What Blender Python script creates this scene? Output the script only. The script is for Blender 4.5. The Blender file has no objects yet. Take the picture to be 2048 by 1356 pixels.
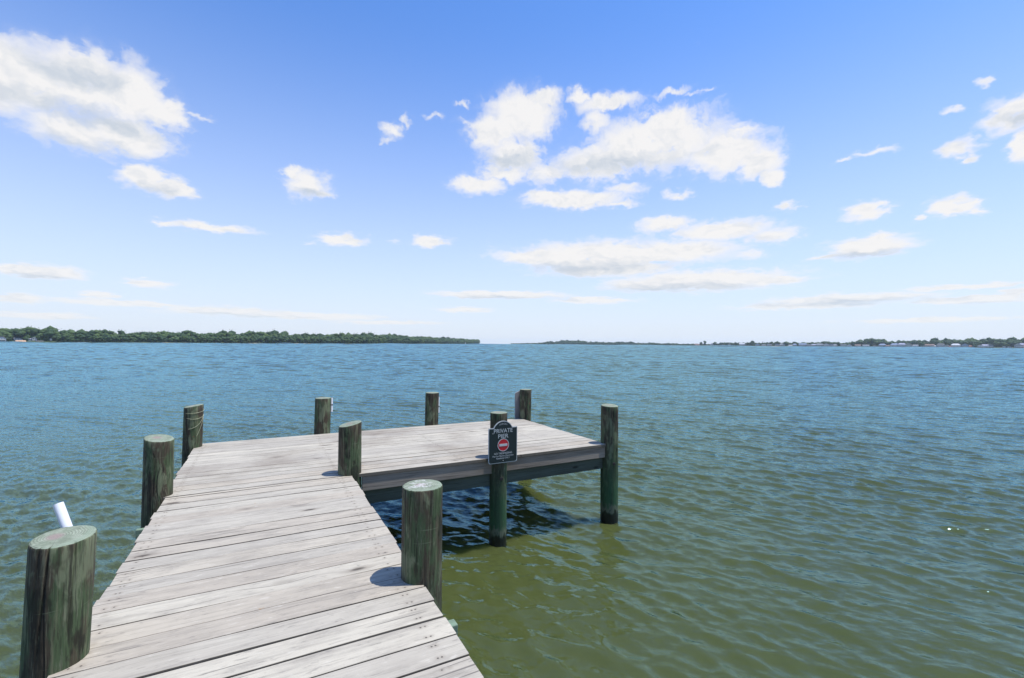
import bpy, bmesh, math, random
import numpy as np
from mathutils import Vector, Matrix, noise as mnoise

random.seed(7)
rng = np.random.default_rng(7)
R = math.radians
scene = bpy.context.scene
C = scene.collection

# ------------------------------------------------------------------ camera / light numbers
EYE = 2.95           # eye height above the water (deck is at 1.30)
FPX = 930.0          # focal length in pixels of the 2048 px wide frame
SUN_EL, SUN_AZ = R(71.0), R(84.0)     # azimuth measured clockwise from +Y (view direction)

# ------------------------------------------------------------------ small helpers
def tag(o, label=None, cat=None, group=None, kind=None):
    if label: o['label'] = label
    if cat: o['category'] = cat
    if group: o['group'] = group
    if kind: o['kind'] = kind
    return o

def empty(name, loc=(0, 0, 0), rz=0.0):
    o = bpy.data.objects.new(name, None)
    o.empty_display_size = 0.3
    o.location = loc; o.rotation_euler = (0, 0, rz)
    C.objects.link(o)
    return o

class MB:
    """collects polygons of one mesh (with a material slot and one float per polygon)"""
    def __init__(self):
        self.v = []; self.f = []; self.m = []; self.t = []; self.by = []
    def add(self, verts, faces, mat=0, tone=0.0):
        b = len(self.v)
        self.v += [tuple(p) for p in verts]
        self.t += [tone] * len(verts)
        for f in faces:
            self.f.append(tuple(b + i for i in f)); self.m.append(mat)
    def box(self, x0, x1, y0, y1, z0, z1, mat=0, tone=0.0, M=None):
        vs = [Vector((x, y, z)) for z in (z0, z1) for y in (y0, y1) for x in (x0, x1)]
        if M is not None: vs = [M @ p for p in vs]
        self.add(vs, [(0, 2, 3, 1), (4, 5, 7, 6), (0, 1, 5, 4), (2, 6, 7, 3), (0, 4, 6, 2), (1, 3, 7, 5)], mat, tone)
    def build(self, name, mats, parent=None, smooth=False, loc=None):
        me = bpy.data.meshes.new(name)
        me.from_pydata(self.v, [], self.f)
        if not isinstance(mats, (list, tuple)): mats = [mats]
        for m in mats: me.materials.append(m)
        if len(mats) > 1: me.polygons.foreach_set('material_index', self.m)
        a = me.attributes.new('tone', 'FLOAT', 'POINT'); a.data.foreach_set('value', self.t)
        if smooth: me.polygons.foreach_set('use_smooth', [True] * len(self.f))
        me.update()
        o = bpy.data.objects.new(name, me)
        C.objects.link(o)
        if parent is not None: o.parent = parent
        if loc is not None: o.location = loc
        return o

def bevel(o, w, seg=2):
    bm = bmesh.new(); bm.from_mesh(o.data)
    bmesh.ops.bevel(bm, geom=bm.edges[:], offset=w, segments=seg, affect='EDGES', profile=0.6, clamp_overlap=True)
    bm.to_mesh(o.data); bm.free()
    return o

# ------------------------------------------------------------------ node helper
class NG:
    def __init__(self, tree):
        self.t = tree; self.t.nodes.clear()
    def n(self, typ, **kw):
        nd = self.t.nodes.new(typ)
        ins = kw.pop('ins', {})
        for k, v in kw.items(): setattr(nd, k, v)
        for k, v in ins.items(): self.set(nd.inputs[k], v)
        return nd
    def set(self, sock, v):
        if isinstance(v, bpy.types.NodeSocket): self.t.links.new(v, sock)
        elif isinstance(v, bpy.types.Node): self.t.links.new(v.outputs[0], sock)
        else: sock.default_value = v
    def math(self, op, a, b=None, c=None, clamp=False):
        nd = self.n('ShaderNodeMath', operation=op, use_clamp=clamp)
        for i, v in enumerate((a, b, c)):
            if v is not None: self.set(nd.inputs[i], v)
        return nd.outputs[0]
    def vm(self, op, a, b=None, c=None, out=0):
        nd = self.n('ShaderNodeVectorMath', operation=op)
        for i, v in enumerate((a, b, c)):
            if v is not None: self.set(nd.inputs[i], v)
        return nd.outputs[out]
    def scale(self, v, s):
        nd = self.n('ShaderNodeVectorMath', operation='SCALE')
        self.set(nd.inputs[0], v); self.set(nd.inputs['Scale'], s)
        return nd.outputs[0]
    def mix(self, f, a, b, mode='MIX'):
        nd = self.n('ShaderNodeMix', data_type='RGBA', blend_type=mode)
        self.set(nd.inputs[0], f); self.set(nd.inputs[6], self.col(a)); self.set(nd.inputs[7], self.col(b))
        return nd.outputs[2]
    def col(self, c):
        if isinstance(c, (tuple, list)) and len(c) == 3: return (*c, 1.0)
        return c
    def ss(self, x, a, b):      # smoothstep a..b -> 0..1
        nd = self.n('ShaderNodeMapRange', interpolation_type='SMOOTHSTEP')
        self.set(nd.inputs[0], x); self.set(nd.inputs[1], a); self.set(nd.inputs[2], b)
        return nd.outputs[0]
    def lin(self, x, a, b, c=0.0, d=1.0):
        nd = self.n('ShaderNodeMapRange', interpolation_type='LINEAR')
        for i, v in enumerate((x, a, b, c, d)): self.set(nd.inputs[i], v)
        return nd.outputs[0]
    def noise(self, vec, scale=1.0, detail=4.0, rough=0.5, dist=0.0, out=0, dim='3D'):
        nd = self.n('ShaderNodeTexNoise', noise_dimensions=dim)
        self.set(nd.inputs['Vector'], vec); self.set(nd.inputs['Scale'], scale)
        self.set(nd.inputs['Detail'], detail); self.set(nd.inputs['Roughness'], rough)
        self.set(nd.inputs['Distortion'], dist)
        return nd.outputs[out]
    def xyz(self, v):
        nd = self.n('ShaderNodeSeparateXYZ'); self.set(nd.inputs[0], v)
        return nd.outputs
    def comb(self, x, y, z):
        nd = self.n('ShaderNodeCombineXYZ')
        for i, v in enumerate((x, y, z)): self.set(nd.inputs[i], v)
        return nd.outputs[0]
    def attr(self, name):
        nd = self.n('ShaderNodeAttribute'); nd.attribute_name = name
        return nd.outputs['Fac']

def mat(name):
    m = bpy.data.materials.new(name); m.use_nodes = True
    g = NG(m.node_tree)
    out = g.n('ShaderNodeOutputMaterial')
    p = g.n('ShaderNodeBsdfPrincipled')
    g.t.links.new(p.outputs[0], out.inputs[0])
    return m, g, p

def simple(name, col, rough=0.6, var=0.12, sc=6.0, metal=0.0):
    m, g, p = mat(name)
    tc = g.n('ShaderNodeTexCoord').outputs['Object']
    n = g.noise(tc, sc, 5, 0.6)
    g.set(p.inputs['Base Color'], g.mix(n, tuple(c * (1 - var) for c in col), tuple(min(1, c * (1 + var)) for c in col)))
    p.inputs['Roughness'].default_value = rough
    p.inputs['Metallic'].default_value = metal
    return m

# ------------------------------------------------------------------ directions
def ang(px, py):
    """azimuth (from +Y, clockwise) and elevation of a sight line of the photograph"""
    roll, pitch = R(0.397), R(0.59)
    dx, dy = px - 1024.0, -(py - 678.0)
    X = dx * math.cos(roll) - dy * math.sin(roll); Y = dx * math.sin(roll) + dy * math.cos(roll)
    d = Vector((X / FPX, 1.0, Y / FPX))
    d = Vector((d.x, d.y * math.cos(pitch) - d.z * math.sin(pitch), d.y * math.sin(pitch) + d.z * math.cos(pitch)))
    d.normalize()
    return math.atan2(d.x, d.y), math.asin(d.z)

def far(px, Z):
    """ground point at depth Z metres on the bearing of column px"""
    return Vector(((px - 1024.0) / FPX * Z, Z, 0.0))

# ================================================================== WORLD : sky and clouds
CLOUDS = [  # x, y, rx, ry, thinness   (bearings given as photograph columns/rows)
 (20,150,180,85,0),(170,165,140,78,0),(260,190,92,70,0),(325,222,62,38,0),(395,232,40,9,.45),
 (255,272,105,44,.1),(150,262,120,44,.25),(200,305,70,16,.5),
 (290,355,52,26,0),(345,376,52,20,0),(240,355,28,14,.5),
 (615,368,48,32,.2),(588,346,24,15,.25),(642,388,30,12,.3),
 (785,262,26,17,.3),(810,243,11,15,.4),(772,280,16,9,.45),
 (1045,232,80,58,0),(990,262,60,42,.12),(1030,312,68,40,.1),(955,368,62,19,.1),(1010,348,62,20,.25),(1095,345,62,26,.3),(935,245,34,14,.45),(1088,195,34,22,.1),
 (1215,205,76,24,.2),(1160,190,26,18,.2),(1195,240,36,30,.3),(1345,183,50,11,.38),
 (1310,285,150,66,0),(1335,245,66,34,0),(1200,325,110,42,.1),(1450,305,95,52,.05),(1515,325,60,38,.15),(1545,352,30,20,.15),(1470,253,44,12,.4),
 (1150,400,105,20,.05),(1095,393,50,17,0),(1250,378,50,17,.35),(1240,408,48,10,.3),
 (1440,462,120,22,.15),(1330,447,66,20,.2),(1545,472,82,19,.3),
 (1200,513,205,33,0),(1330,505,160,25,0),(1215,538,150,18,.05),(1080,514,95,17,0),(1500,510,50,13,.4),
 (1400,562,200,24,.05),(1320,568,130,16,.05),(1550,562,70,10,.3),
 (1000,590,150,9,.25),(1190,600,90,8,.25),(930,620,60,6,.45),
 (1735,420,50,20,0),(1905,412,58,22,.05),(1955,420,34,9,.3),(1572,414,30,12,.3),(1838,438,20,8,.35),
 (1735,495,100,22,.12),(1760,475,42,14,.2),(1660,514,50,9,.3),
 (1915,298,48,22,.25),(1940,316,28,12,.3),
 (2020,232,66,38,.15),(2045,208,60,26,.1),(2045,292,34,34,.1),(1910,218,24,9,.4),(1740,305,58,9,.36),(1680,320,26,6,.38),(1970,165,26,11,.36),(1355,390,32,11,.32),(925,210,18,8,.4),(870,232,24,9,.42),(1400,185,44,8,.4),(1480,262,50,11,.3),
 (90,545,92,16,.05),(30,540,60,12,.1),(290,567,54,10,.3),(200,590,38,9,.2),(40,598,52,13,.2),
 (250,607,160,8,.3),(450,622,130,10,.3),(620,632,170,8,.4),(90,632,110,8,.45),(780,645,110,5,.5),
 (420,455,95,11,.2),(335,447,40,8,.3),(685,478,50,14,.1),(860,482,38,14,.1),(790,485,34,7,.5),(620,487,26,5,.5),
 (1690,598,190,11,.2),(1950,598,150,10,.25),(1930,573,150,6,.3),(1600,612,160,8,.4),(2030,585,40,10,.1),(1850,640,200,6,.55),
]
SHADE = [ # grey undersides
 (110,215,210,26),(230,250,130,22),(190,300,120,20),(150,150,120,30),(310,378,60,12),(620,385,40,10),
 (1150,538,190,17),(1340,578,190,12),(1230,330,150,22),(1020,320,70,22),
 (80,556,90,8),(1000,597,150,6),(1700,605,240,7),(1960,610,160,7),(450,632,150,6),(1730,510,95,9),(2030,240,60,18),
]

def make_world():
    w = bpy.data.worlds.new('World'); scene.world = w; w.use_nodes = True
    g = NG(w.node_tree)
    out = g.n('ShaderNodeOutputWorld')
    bg = g.n('ShaderNodeBackground'); g.t.links.new(bg.outputs[0], out.inputs[0])
    sky = g.n('ShaderNodeTexSky', sky_type='NISHITA', sun_disc=False)
    sky.sun_elevation = SUN_EL; sky.sun_rotation = SUN_AZ
    sky.altitude = 0; sky.air_density = 1.0; sky.dust_density = 0.3; sky.ozone_density = 2.0
    skyc = g.mix(1.0, sky.outputs[0], (*SKY_TINT, 1), 'MULTIPLY')
    d = g.n('ShaderNodeTexCoord').outputs['Generated']
    x, y, z = g.xyz(d)
    az = g.math('ARCTAN2', x, y)
    el = g.math('ARCSINE', z)
    # thick bright air low over the bay
    haze = g.math('POWER', g.math('MAXIMUM', g.math('SUBTRACT', 1.0, g.math('DIVIDE', g.math('MAXIMUM', el, 0.0), 0.64)), 0.0), 1.6)
    skyc = g.mix(haze, skyc, (8.0, 8.56, 9.5, 1))
    # turbulence in stretched coordinates: flat layers near the horizon
    lel = g.math('LOGARITHM', g.math('ADD', g.math('MAXIMUM', el, 0.0), 0.07), math.e)
    nv = g.comb(az, g.math('MULTIPLY', lel, 0.58), 0.0)
    warp = g.noise(nv, 9.0, 3, 0.5, out=1)
    warp2 = g.noise(nv, 34.0, 3, 0.55, out=1)
    nv2 = g.vm('ADD', nv, g.vm('ADD', g.scale(g.vm('SUBTRACT', warp, (0.5, 0.5, 0.5)), 0.10), g.scale(g.vm('SUBTRACT', warp2, (0.5, 0.5, 0.5)), 0.03)))
    f1 = g.math('ADD', g.math('MULTIPLY', g.noise(nv2, 15.0, 8, 0.60), 0.66), g.math('MULTIPLY', g.noise(nv2, 42.0, 8, 0.62), 0.34))
    nv3 = g.vm('ADD', nv2, (0.012, 0.016, 0.0))     # the same field a little towards the sun
    f2 = g.math('ADD', g.math('MULTIPLY', g.noise(nv3, 15.0, 5, 0.6), 0.66), 0.17)
    wz = g.xyz(g.scale(g.vm('SUBTRACT', warp2, (0.5, 0.5, 0.5)), 0.05))
    p = g.comb(g.math('ADD', az, wz[0]), g.math('MULTIPLY_ADD', wz[1], g.lin(el, 0.0, 0.4, 0.12, 0.8), el), 0.0)
    def blob(lst):
        acc = None
        for e in lst:
            a0, e0 = ang(e[0], e[1])
            a1, _ = ang(e[0] + e[2], e[1]); a2, _ = ang(e[0] - e[2], e[1])
            _, e1 = ang(e[0], e[1] - e[3]); _, e2 = ang(e[0], e[1] + e[3])
            sa, se = 2 / abs(a1 - a2), 2 / abs(e1 - e2)
            k = e[4] * (1.85 if e[1] < 520 else 0.7) if len(e) > 4 else 0.0
            q = g.vm('LENGTH', g.vm('MULTIPLY_ADD', p, (sa, se, 0.0), (-a0 * sa, -e0 * se, k)), out=1)
            acc = q if acc is None else g.math('SMOOTH_MIN', acc, q, 0.12)
        return acc
    q = blob(CLOUDS)
    # stray cloud over the rest of the sky (out of frame, seen only in reflections)
    stray = g.noise(nv, 2.2, 3, 0.5)
    back = g.math('MULTIPLY', g.ss(g.math('ABSOLUTE', az), 1.05, 1.4), g.ss(stray, 0.5, 0.75))
    q = g.math('MINIMUM', q, g.math('SUBTRACT', 1.6, g.math('MULTIPLY', back, 1.2)))
    field = g.math('ADD', g.math('MINIMUM', g.math('MULTIPLY', g.math('SUBTRACT', 1.22, q), 1.5), 1.0), g.math('MULTIPLY', g.math('SUBTRACT', f1, 0.5), 3.9))
    alpha = g.math('MAXIMUM', g.ss(field, -0.06, 0.66), g.math('MULTIPLY', g.math('MULTIPLY', g.ss(field, -0.60, 0.45), g.ss(q, 1.55, 1.0)), 0.22))
    alpha = g.math('MULTIPLY', alpha, g.math('MULTIPLY_ADD', g.ss(q, 1.2, 0.5), 0.72, 0.28))
    alpha = g.math('MULTIPLY', alpha, g.ss(el, 0.005, 0.04))
    thick = g.ss(field, 0.10, 0.85)
    lit = g.math('MULTIPLY_ADD', g.math('SUBTRACT', f1, f2), 1.6, 0.0)
    sh = g.ss(blob(SHADE), 1.5, 0.0)
    sh = g.math('ADD', g.math('MULTIPLY', sh, 0.95), g.math('MULTIPLY', lit, -1.9), clamp=False)
    sh = g.math('MULTIPLY', g.math('MAXIMUM', g.math('MINIMUM', sh, 1.0), 0.0), thick)
    cl = g.mix(sh, (*[c * CLOUD for c in (1.0, 0.985, 0.975)], 1), (*[c * CLOUD for c in (0.66, 0.72, 0.80)], 1))
    # distance: clouds low over the horizon are seen through more air
    air = g.ss(el, 0.16, 0.02)
    cl = g.mix(g.math('MULTIPLY', air, 0.25), cl, skyc)
    colr = g.mix(g.math('MULTIPLY', alpha, 0.97), skyc, cl)
    g.set(bg.inputs[0], colr)
    bg.inputs[1].default_value = SKY_STR
    w.cycles.sampling_method = 'MANUAL'
    w.cycles.sample_map_resolution = 512

SKY_STR = 0.10
SKY_TINT = (1.06, 1.58, 2.30)
CLOUD = 9.35
make_world()

# ================================================================== SUN, CAMERA
sd = bpy.data.lights.new('sun', 'SUN'); sd.energy = 5.0; sd.angle = R(0.53); sd.color = (1.0, 0.965, 0.91)
so = bpy.data.objects.new('sun', sd); C.objects.link(so)
sdir = Vector((math.sin(SUN_AZ) * math.cos(SUN_EL), math.cos(SUN_AZ) * math.cos(SUN_EL), math.sin(SUN_EL)))
so.rotation_euler = sdir.to_track_quat('Z', 'Y').to_euler(); so.location = (20, 5, 40)

cd = bpy.data.cameras.new('camera'); cam = bpy.data.objects.new('camera', cd); C.objects.link(cam)
cd.sensor_width = 36.0; cd.lens = 36.0 * FPX / 2048.0; cd.clip_start = 0.05; cd.clip_end = 60000
cam.matrix_world = Matrix.Translation((0, 0, EYE)) @ Matrix.Rotation(R(90.59), 4, 'X') @ Matrix.Rotation(R(0.397), 4, 'Z')
scene.camera = cam

scene.render.engine = 'CYCLES'
scene.view_settings.view_transform = 'Standard'; scene.view_settings.look = 'None'
scene.view_settings.exposure = 0.0; scene.view_settings.gamma = 1.0
scene.view_settings.use_curve_mapping = False
cy = scene.cycles
cy.max_bounces = 8; cy.diffuse_bounces = 3; cy.glossy_bounces = 3; cy.volume_bounces = 1; cy.transparent_max_bounces = 6
cy.caustics_reflective = False; cy.caustics_refractive = False
cy.use_denoising = True; cy.denoiser = 'OPENIMAGEDENOISE'; cy.denoising_input_passes = 'RGB_ALBEDO_NORMAL'; cy.denoising_prefilter = 'ACCURATE'
cy.sample_clamp_indirect = 6.0

# ================================================================== WATER
def make_water_mat():
    m, g, p = mat('estuary_water')
    pos = g.n('ShaderNodeNewGeometry').outputs['Position']
    nrm = g.n('ShaderNodeNewGeometry').outputs['Normal']
    # rotate into wind axes : a = along the crests, b = across them
    rot = g.n('ShaderNodeVectorRotate', rotation_type='Z_AXIS'); g.set(rot.inputs['Vector'], pos); rot.inputs['Angle'].default_value = R(25)
    pr = rot.outputs[0]
    dist = g.vm('LENGTH', pos, out=1)
    gust = g.ss(g.noise(g.vm('MULTIPLY', pr, (0.012, 0.03, 0)), 1.0, 4, 0.55), 0.3, 0.7)
    gust = g.lin(gust, 0, 1, 0.7, 1.25)
    def layer(sx, sy, amp, det):
        c = g.noise(g.vm('MULTIPLY', pr, (sx, sy, 1.0)), 1.0, det, 0.55, out=1)
        return g.vm('MULTIPLY', g.vm('SUBTRACT', c, (0.5, 0.5, 0.5)), (amp * 0.55, amp, 0.0))
    near = layer(2.6, 7.5, 0.60, 3)
    fine = layer(9.0, 26.0, 0.82, 2)
    mid = layer(0.45, 1.3, 0.8, 4)
    wide = layer(0.06, 0.22, 0.25, 2)
    kf = g.ss(dist, 15.0, 150.0)
    s = g.vm('ADD', near, fine)
    s = g.vm('ADD', s, g.scale(g.vm('ADD', mid, wide), kf))
    s = g.scale(s, gust)
    rb = g.n('ShaderNodeVectorRotate', rotation_type='Z_AXIS'); g.set(rb.inputs['Vector'], s); rb.inputs['Angle'].default_value = R(-25)
    nn = g.vm('NORMALIZE', g.vm('ADD', nrm, rb.outputs[0]))
    silt = g.noise(pos, 0.35, 4, 0.6)
    # turbid body colour under a clear, blue-tinted mirror
    out = [n for n in g.t.nodes if n.type == 'OUTPUT_MATERIAL'][0]
    g.t.nodes.remove(p)
    # light spreads inside the murky water, so shadows on it are soft
    body = g.n('ShaderNodeSubsurfaceScattering', falloff='BURLEY')
    g.set(body.inputs['Color'], g.mix(silt, (0.054, 0.068, 0.020), (0.065, 0.079, 0.026)))
    body.inputs['Scale'].default_value = 0.30
    body.inputs['Radius'].default_value = (0.9, 1.0, 0.6)
    gl = g.n('ShaderNodeBsdfGlossy', ins={'Color': (0.42, 0.76, 0.96, 1), 'Roughness': 0.09, 'Normal': nn})
    fr = g.n('ShaderNodeFresnel', ins={'IOR': 1.333, 'Normal': nn})
    mx = g.n('ShaderNodeMixShader', ins={0: fr.outputs[0], 1: body.outputs[0], 2: gl.outputs[0]})
    g.t.links.new(mx.outputs[0], out.inputs['Surface'])
    return m

def make_water():
    # rings around the dock, fine close by and coarse far out
    rs = [0.0, 0.6, 1.2]
    r = 1.5
    while r < 7000:
        rs.append(r)
        if r < 5: r += 0.02
        elif r < 45: r *= 1.003
        elif r < 1000: r *= 1.004
        else: r *= 1.012
    rs = np.array(rs)
    front = np.linspace(R(-62), R(62), 1050)
    side = np.linspace(R(62), R(180), 60)[1:]
    th = np.concatenate([-side[::-1][:-1], front, side])     # from -180+ to 180
    n, mcol = len(rs), len(th)
    Rr, T = np.meshgrid(rs, th, indexing='ij')
    X = (Rr * np.sin(T)).ravel(); Y = (Rr * np.cos(T)).ravel()
    rr = Rr.ravel()
    dr = np.gradient(rs); drr = np.repeat(dr, mcol)
    colsp = np.abs(np.where(np.abs(T) < R(62.1), R(0.118), R(2.0))).ravel() * rr
    sp = np.maximum(drr, colsp * 0.6)
    Zv = np.zeros_like(X); DX = np.zeros_like(X); DY = np.zeros_like(X)
    r2 = np.random.default_rng(21)
    N = 150
    for i in range(N):
        lam = 0.11 * (3.6 / 0.11) ** ((i + r2.random()) / N)
        k = 2 * math.pi / lam
        a_dir = R(62) + r2.normal(0, R(17 if lam > 0.45 else 32))
        # slope spectrum : strongest around a metre and a half
        s = 0.0150 * math.exp(-0.5 * (math.log(lam / 0.32) / 0.80) ** 2) + 0.003
        s *= (1.25 if lam < 0.45 else 0.95 if lam < 0.9 else 0.85) * r2.uniform(0.6, 1.4)
        a = s / k * 1.35
        kx, ky = math.cos(a_dir), math.sin(a_dir)
        ph = (X * kx + Y * ky) * k + r2.uniform(0, 6.28)
        fade = np.clip((lam / sp - 4.0) / 4.0, 0, 1)
        c, sn = np.cos(ph), np.sin(ph)
        Zv += a * fade * c
        DX -= 0.8 * a * fade * kx * sn; DY -= 0.8 * a * fade * ky * sn
    # farther out only the longer waves can be carried by the rings; keep their steepness
    far_on = np.clip((rr - 14.0) / 40.0, 0, 1)
    M_ = rr > 14.0
    ZF = np.zeros(M_.sum()); Xf, Yf, spf, fo = X[M_], Y[M_], drr[M_], far_on[M_]
    for i in range(130):
        lam = 0.5 * (120.0 / 0.5) ** ((i + r2.random()) / 130)
        k = 2 * math.pi / lam; a_dir = R(70) + r2.normal(0, R(26))
        q = lam / spf
        w = np.clip((q - 3) / 2, 0, 1) * (1 - np.clip((q - 8) / 10, 0, 1))
        s = 0.034 * r2.uniform(0.6, 1.4)
        ph = (Xf * math.cos(a_dir) + Yf * math.sin(a_dir)) * k + r2.uniform(0, 6.28)
        ZF += s / k * w * fo * np.cos(ph) * (0.75 + 0.25 * np.clip(400.0 / rr[M_], 0, 1))
    ZFull = np.zeros_like(X); ZFull[M_] = ZF
    # slow grouping of the waves
    grp = 1.0 + 0.35 * np.sin(X * 0.5 + Y * 0.31 + 1.0) * np.sin(Y * 0.42 - X * 0.2) 
    Zv = Zv * grp * (1.12 - 0.25 * far_on) + ZFull * 0.85
    DX *= 1.1; DY *= 1.1
    co = np.stack([X + DX, Y + DY, Zv], 1).astype(np.float32)
    i0 = (np.arange(n - 1)[:, None] * mcol + np.arange(mcol)[None, :])
    j = np.roll(np.arange(mcol), -1)
    i1 = (np.arange(n - 1)[:, None] * mcol + j[None, :])
    F = np.stack([i0, i0 + mcol, i1 + mcol, i1], -1).reshape(-1, 4).astype(np.int32)
    me = bpy.data.meshes.new('water')
    me.vertices.add(len(co)); me.vertices.foreach_set('co', co.ravel())
    me.loops.add(F.size); me.loops.foreach_set('vertex_index', F.ravel())
    me.polygons.add(len(F)); me.polygons.foreach_set('loop_start', np.arange(0, F.size, 4, dtype=np.int32))
    me.polygons.foreach_set('use_smooth', np.ones(len(F), dtype=bool))
    me.update(calc_edges=True)
    me.materials.append(make_water_mat())
    o = bpy.data.objects.new('water', me); C.objects.link(o)
    tag(o, kind='structure')
    # the normals must look up
    if me.polygons[len(F) // 2].normal.z < 0: me.flip_normals()
    return o
make_water()

# ================================================================== MATERIALS OF THE PIER
def deck_mat(name, warm, stain):
    m, g, p = mat(name)
    oc = g.n('ShaderNodeTexCoord').outputs['Object']
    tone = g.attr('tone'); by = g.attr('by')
    x, y, z = g.xyz(oc)
    # every board is cut from another log
    off = g.math('MULTIPLY', tone, 37.0)
    gv = g.comb(g.math('ADD', x, off), g.math('ADD', y, g.math('MULTIPLY', tone, 11.0)), g.math('ADD', z, off))
    # knots bend the grain
    kv = g.n('ShaderNodeTexVoronoi', feature='F1', ins={'Vector': g.vm('MULTIPLY', gv, (1.5, 4.2, 0.0)), 'Scale': 1.0, 'Randomness': 1.0})
    kd = kv.outputs['Distance']
    krand = g.xyz(kv.outputs['Color'])[0]
    kon = g.ss(krand, 0.42, 0.46)
    bend = g.math('MULTIPLY', g.math('MULTIPLY', g.ss(kd, 0.42, 0.02), kon), 0.055)
    gx, gy, gz = g.xyz(gv)
    gy2 = g.math('ADD', gy, bend)
    wav = g.noise(g.comb(g.math('MULTIPLY', gx, 0.9), g.math('MULTIPLY', gy, 5.0), off), 1.0, 3, 0.5)
    gy3 = g.math('ADD', gy2, g.math('MULTIPLY', wav, 0.035))
    fine = g.noise(g.comb(g.math('MULTIPLY', gx, 4.5), g.math('MULTIPLY', gy3, 115.0), off), 1.0, 7, 0.68)
    ring = g.noise(g.comb(g.math('MULTIPLY', gx, 1.4), g.math('MULTIPLY', gy3, 42.0), off), 1.0, 3, 0.5)
    blotch = g.noise(g.comb(g.math('MULTIPLY', gx, 2.2), g.math('MULTIPLY', gy, 8.0), off), 1.0, 6, 0.68)
    mott = g.noise(g.comb(g.math('MULTIPLY', gx, 9.0), g.math('MULTIPLY', gy3, 34.0), off), 1.0, 5, 0.7)
    big = g.noise(oc, 0.9, 4, 0.6)
    tint = g.noise(g.comb(off, off, 0.3), 1.0, 0, 0.5)
    c = g.mix(g.ss(tint, 0.3, 0.7), (0.415, 0.378, 0.308), (0.510, 0.466, 0.370))
    c = g.mix(g.math('MULTIPLY', g.ss(tone, 0.55, 0.85), 0.42), c, (0.40, 0.335, 0.255))
    c = g.mix(g.math('MULTIPLY', g.ss(blotch, 0.42, 0.75), 0.65), c, (0.24, 0.215, 0.18))
    c = g.mix(g.math('MULTIPLY', g.ss(big, 0.42, 0.72), stain), c, warm)
    c = g.mix(g.math('MULTIPLY', g.ss(ring, 0.48, 0.72), 0.28), c, (0.20, 0.18, 0.15))
    c = g.mix(g.math('MULTIPLY', g.ss(fine, 0.52, 0.80), 0.6), c, (0.085, 0.076, 0.065))
    c = g.mix(g.math('MULTIPLY', g.ss(fine, 0.46, 0.22), 0.5), c, (0.53, 0.49, 0.41))
    c = g.mix(g.math('MULTIPLY', g.ss(mott, 0.56, 0.70), 0.55), c, (0.17, 0.155, 0.135))
    c = g.mix(g.math('MULTIPLY', g.ss(mott, 0.42, 0.30), 0.45), c, (0.60, 0.56, 0.47))
    # dark open checks along the grain
    chk = g.noise(g.comb(g.math('MULTIPLY', gx, 1.1), g.math('MULTIPLY', gy3, 55.0), g.math('ADD', off, 4.0)), 1.0, 2, 0.4)
    chm = g.ss(chk, 0.66, 0.72)
    c = g.mix(g.math('MULTIPLY', chm, 0.7), c, (0.10, 0.09, 0.08))
    # knots
    knot = g.math('MULTIPLY', g.ss(g.math('ADD', kd, g.math('MULTIPLY', g.math('SUBTRACT', fine, 0.5), 0.10)), 0.115, 0.045), kon)
    halo = g.math('MULTIPLY', g.ss(kd, 0.24, 0.08), kon)
    c = g.mix(g.math('MULTIPLY', halo, 0.45), c, (0.17, 0.14, 0.11))
    c = g.mix(g.math('MULTIPLY', knot, 0.85), c, (0.055, 0.045, 0.035))
    # orange lichen / rust specks
    spk = g.noise(gv, 7.0, 3, 0.6)
    c = g.mix(g.math('MULTIPLY', g.ss(spk, 0.72, 0.78), 0.55), c, (0.36, 0.21, 0.09))
    # nails over the joists
    js = g.math('ABSOLUTE', g.math('SUBTRACT', g.math('PINGPONG', g.math('ADD', x, 0.83 + 20 * 0.83), 0.83), 0.0))
    ny = g.math('MINIMUM', g.math('ABSOLUTE', g.math('SUBTRACT', by, 0.22)), g.math('ABSOLUTE', g.math('SUBTRACT', by, 0.78)))
    nd = g.math('SQRT', g.math('ADD', g.math('POWER', g.math('SUBTRACT', js, g.math('MULTIPLY', tone, 0.03)), 2.0), g.math('POWER', g.math('MULTIPLY', ny, 0.19), 2.0)))
    nail = g.ss(nd, 0.0078, 0.0035)
    rust = g.ss(g.math('ADD', nd, g.math('MULTIPLY', g.math('SUBTRACT', blotch, 0.5), 0.03)), 0.028, 0.004)
    c = g.mix(g.math('MULTIPLY', rust, 0.22), c, (0.14, 0.10, 0.07))
    nail = g.math('MULTIPLY', nail, g.ss(spk, 0.36, 0.50))
    c = g.mix(g.math('MULTIPLY', nail, 0.8), c, (0.04, 0.035, 0.03))
    # gap shade put into the colour: sawn sides of every board darkened brown
    flank_shade = g.math('ADD', g.ss(by, 0.014, 0.004), g.ss(by, 0.986, 0.996), clamp=True)
    c = g.mix(g.math('MULTIPLY', flank_shade, 0.78), c, (0.085, 0.065, 0.045))
    g.set(p.inputs['Base Color'], c)
    p.inputs['Roughness'].default_value = 0.85
    p.inputs['Specular IOR Level'].default_value = 0.25
    hgt = g.math('SUBTRACT', g.math('SUBTRACT', g.math('MULTIPLY', fine, -0.5), g.math('MULTIPLY', chm, 0.8)), g.math('MULTIPLY', nail, 0.5))
    b = g.n('ShaderNodeBump', ins={'Strength': 0.55, 'Distance': 0.004, 'Height': hgt})
    g.set(p.inputs['Normal'], b.outputs[0])
    return m

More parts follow.
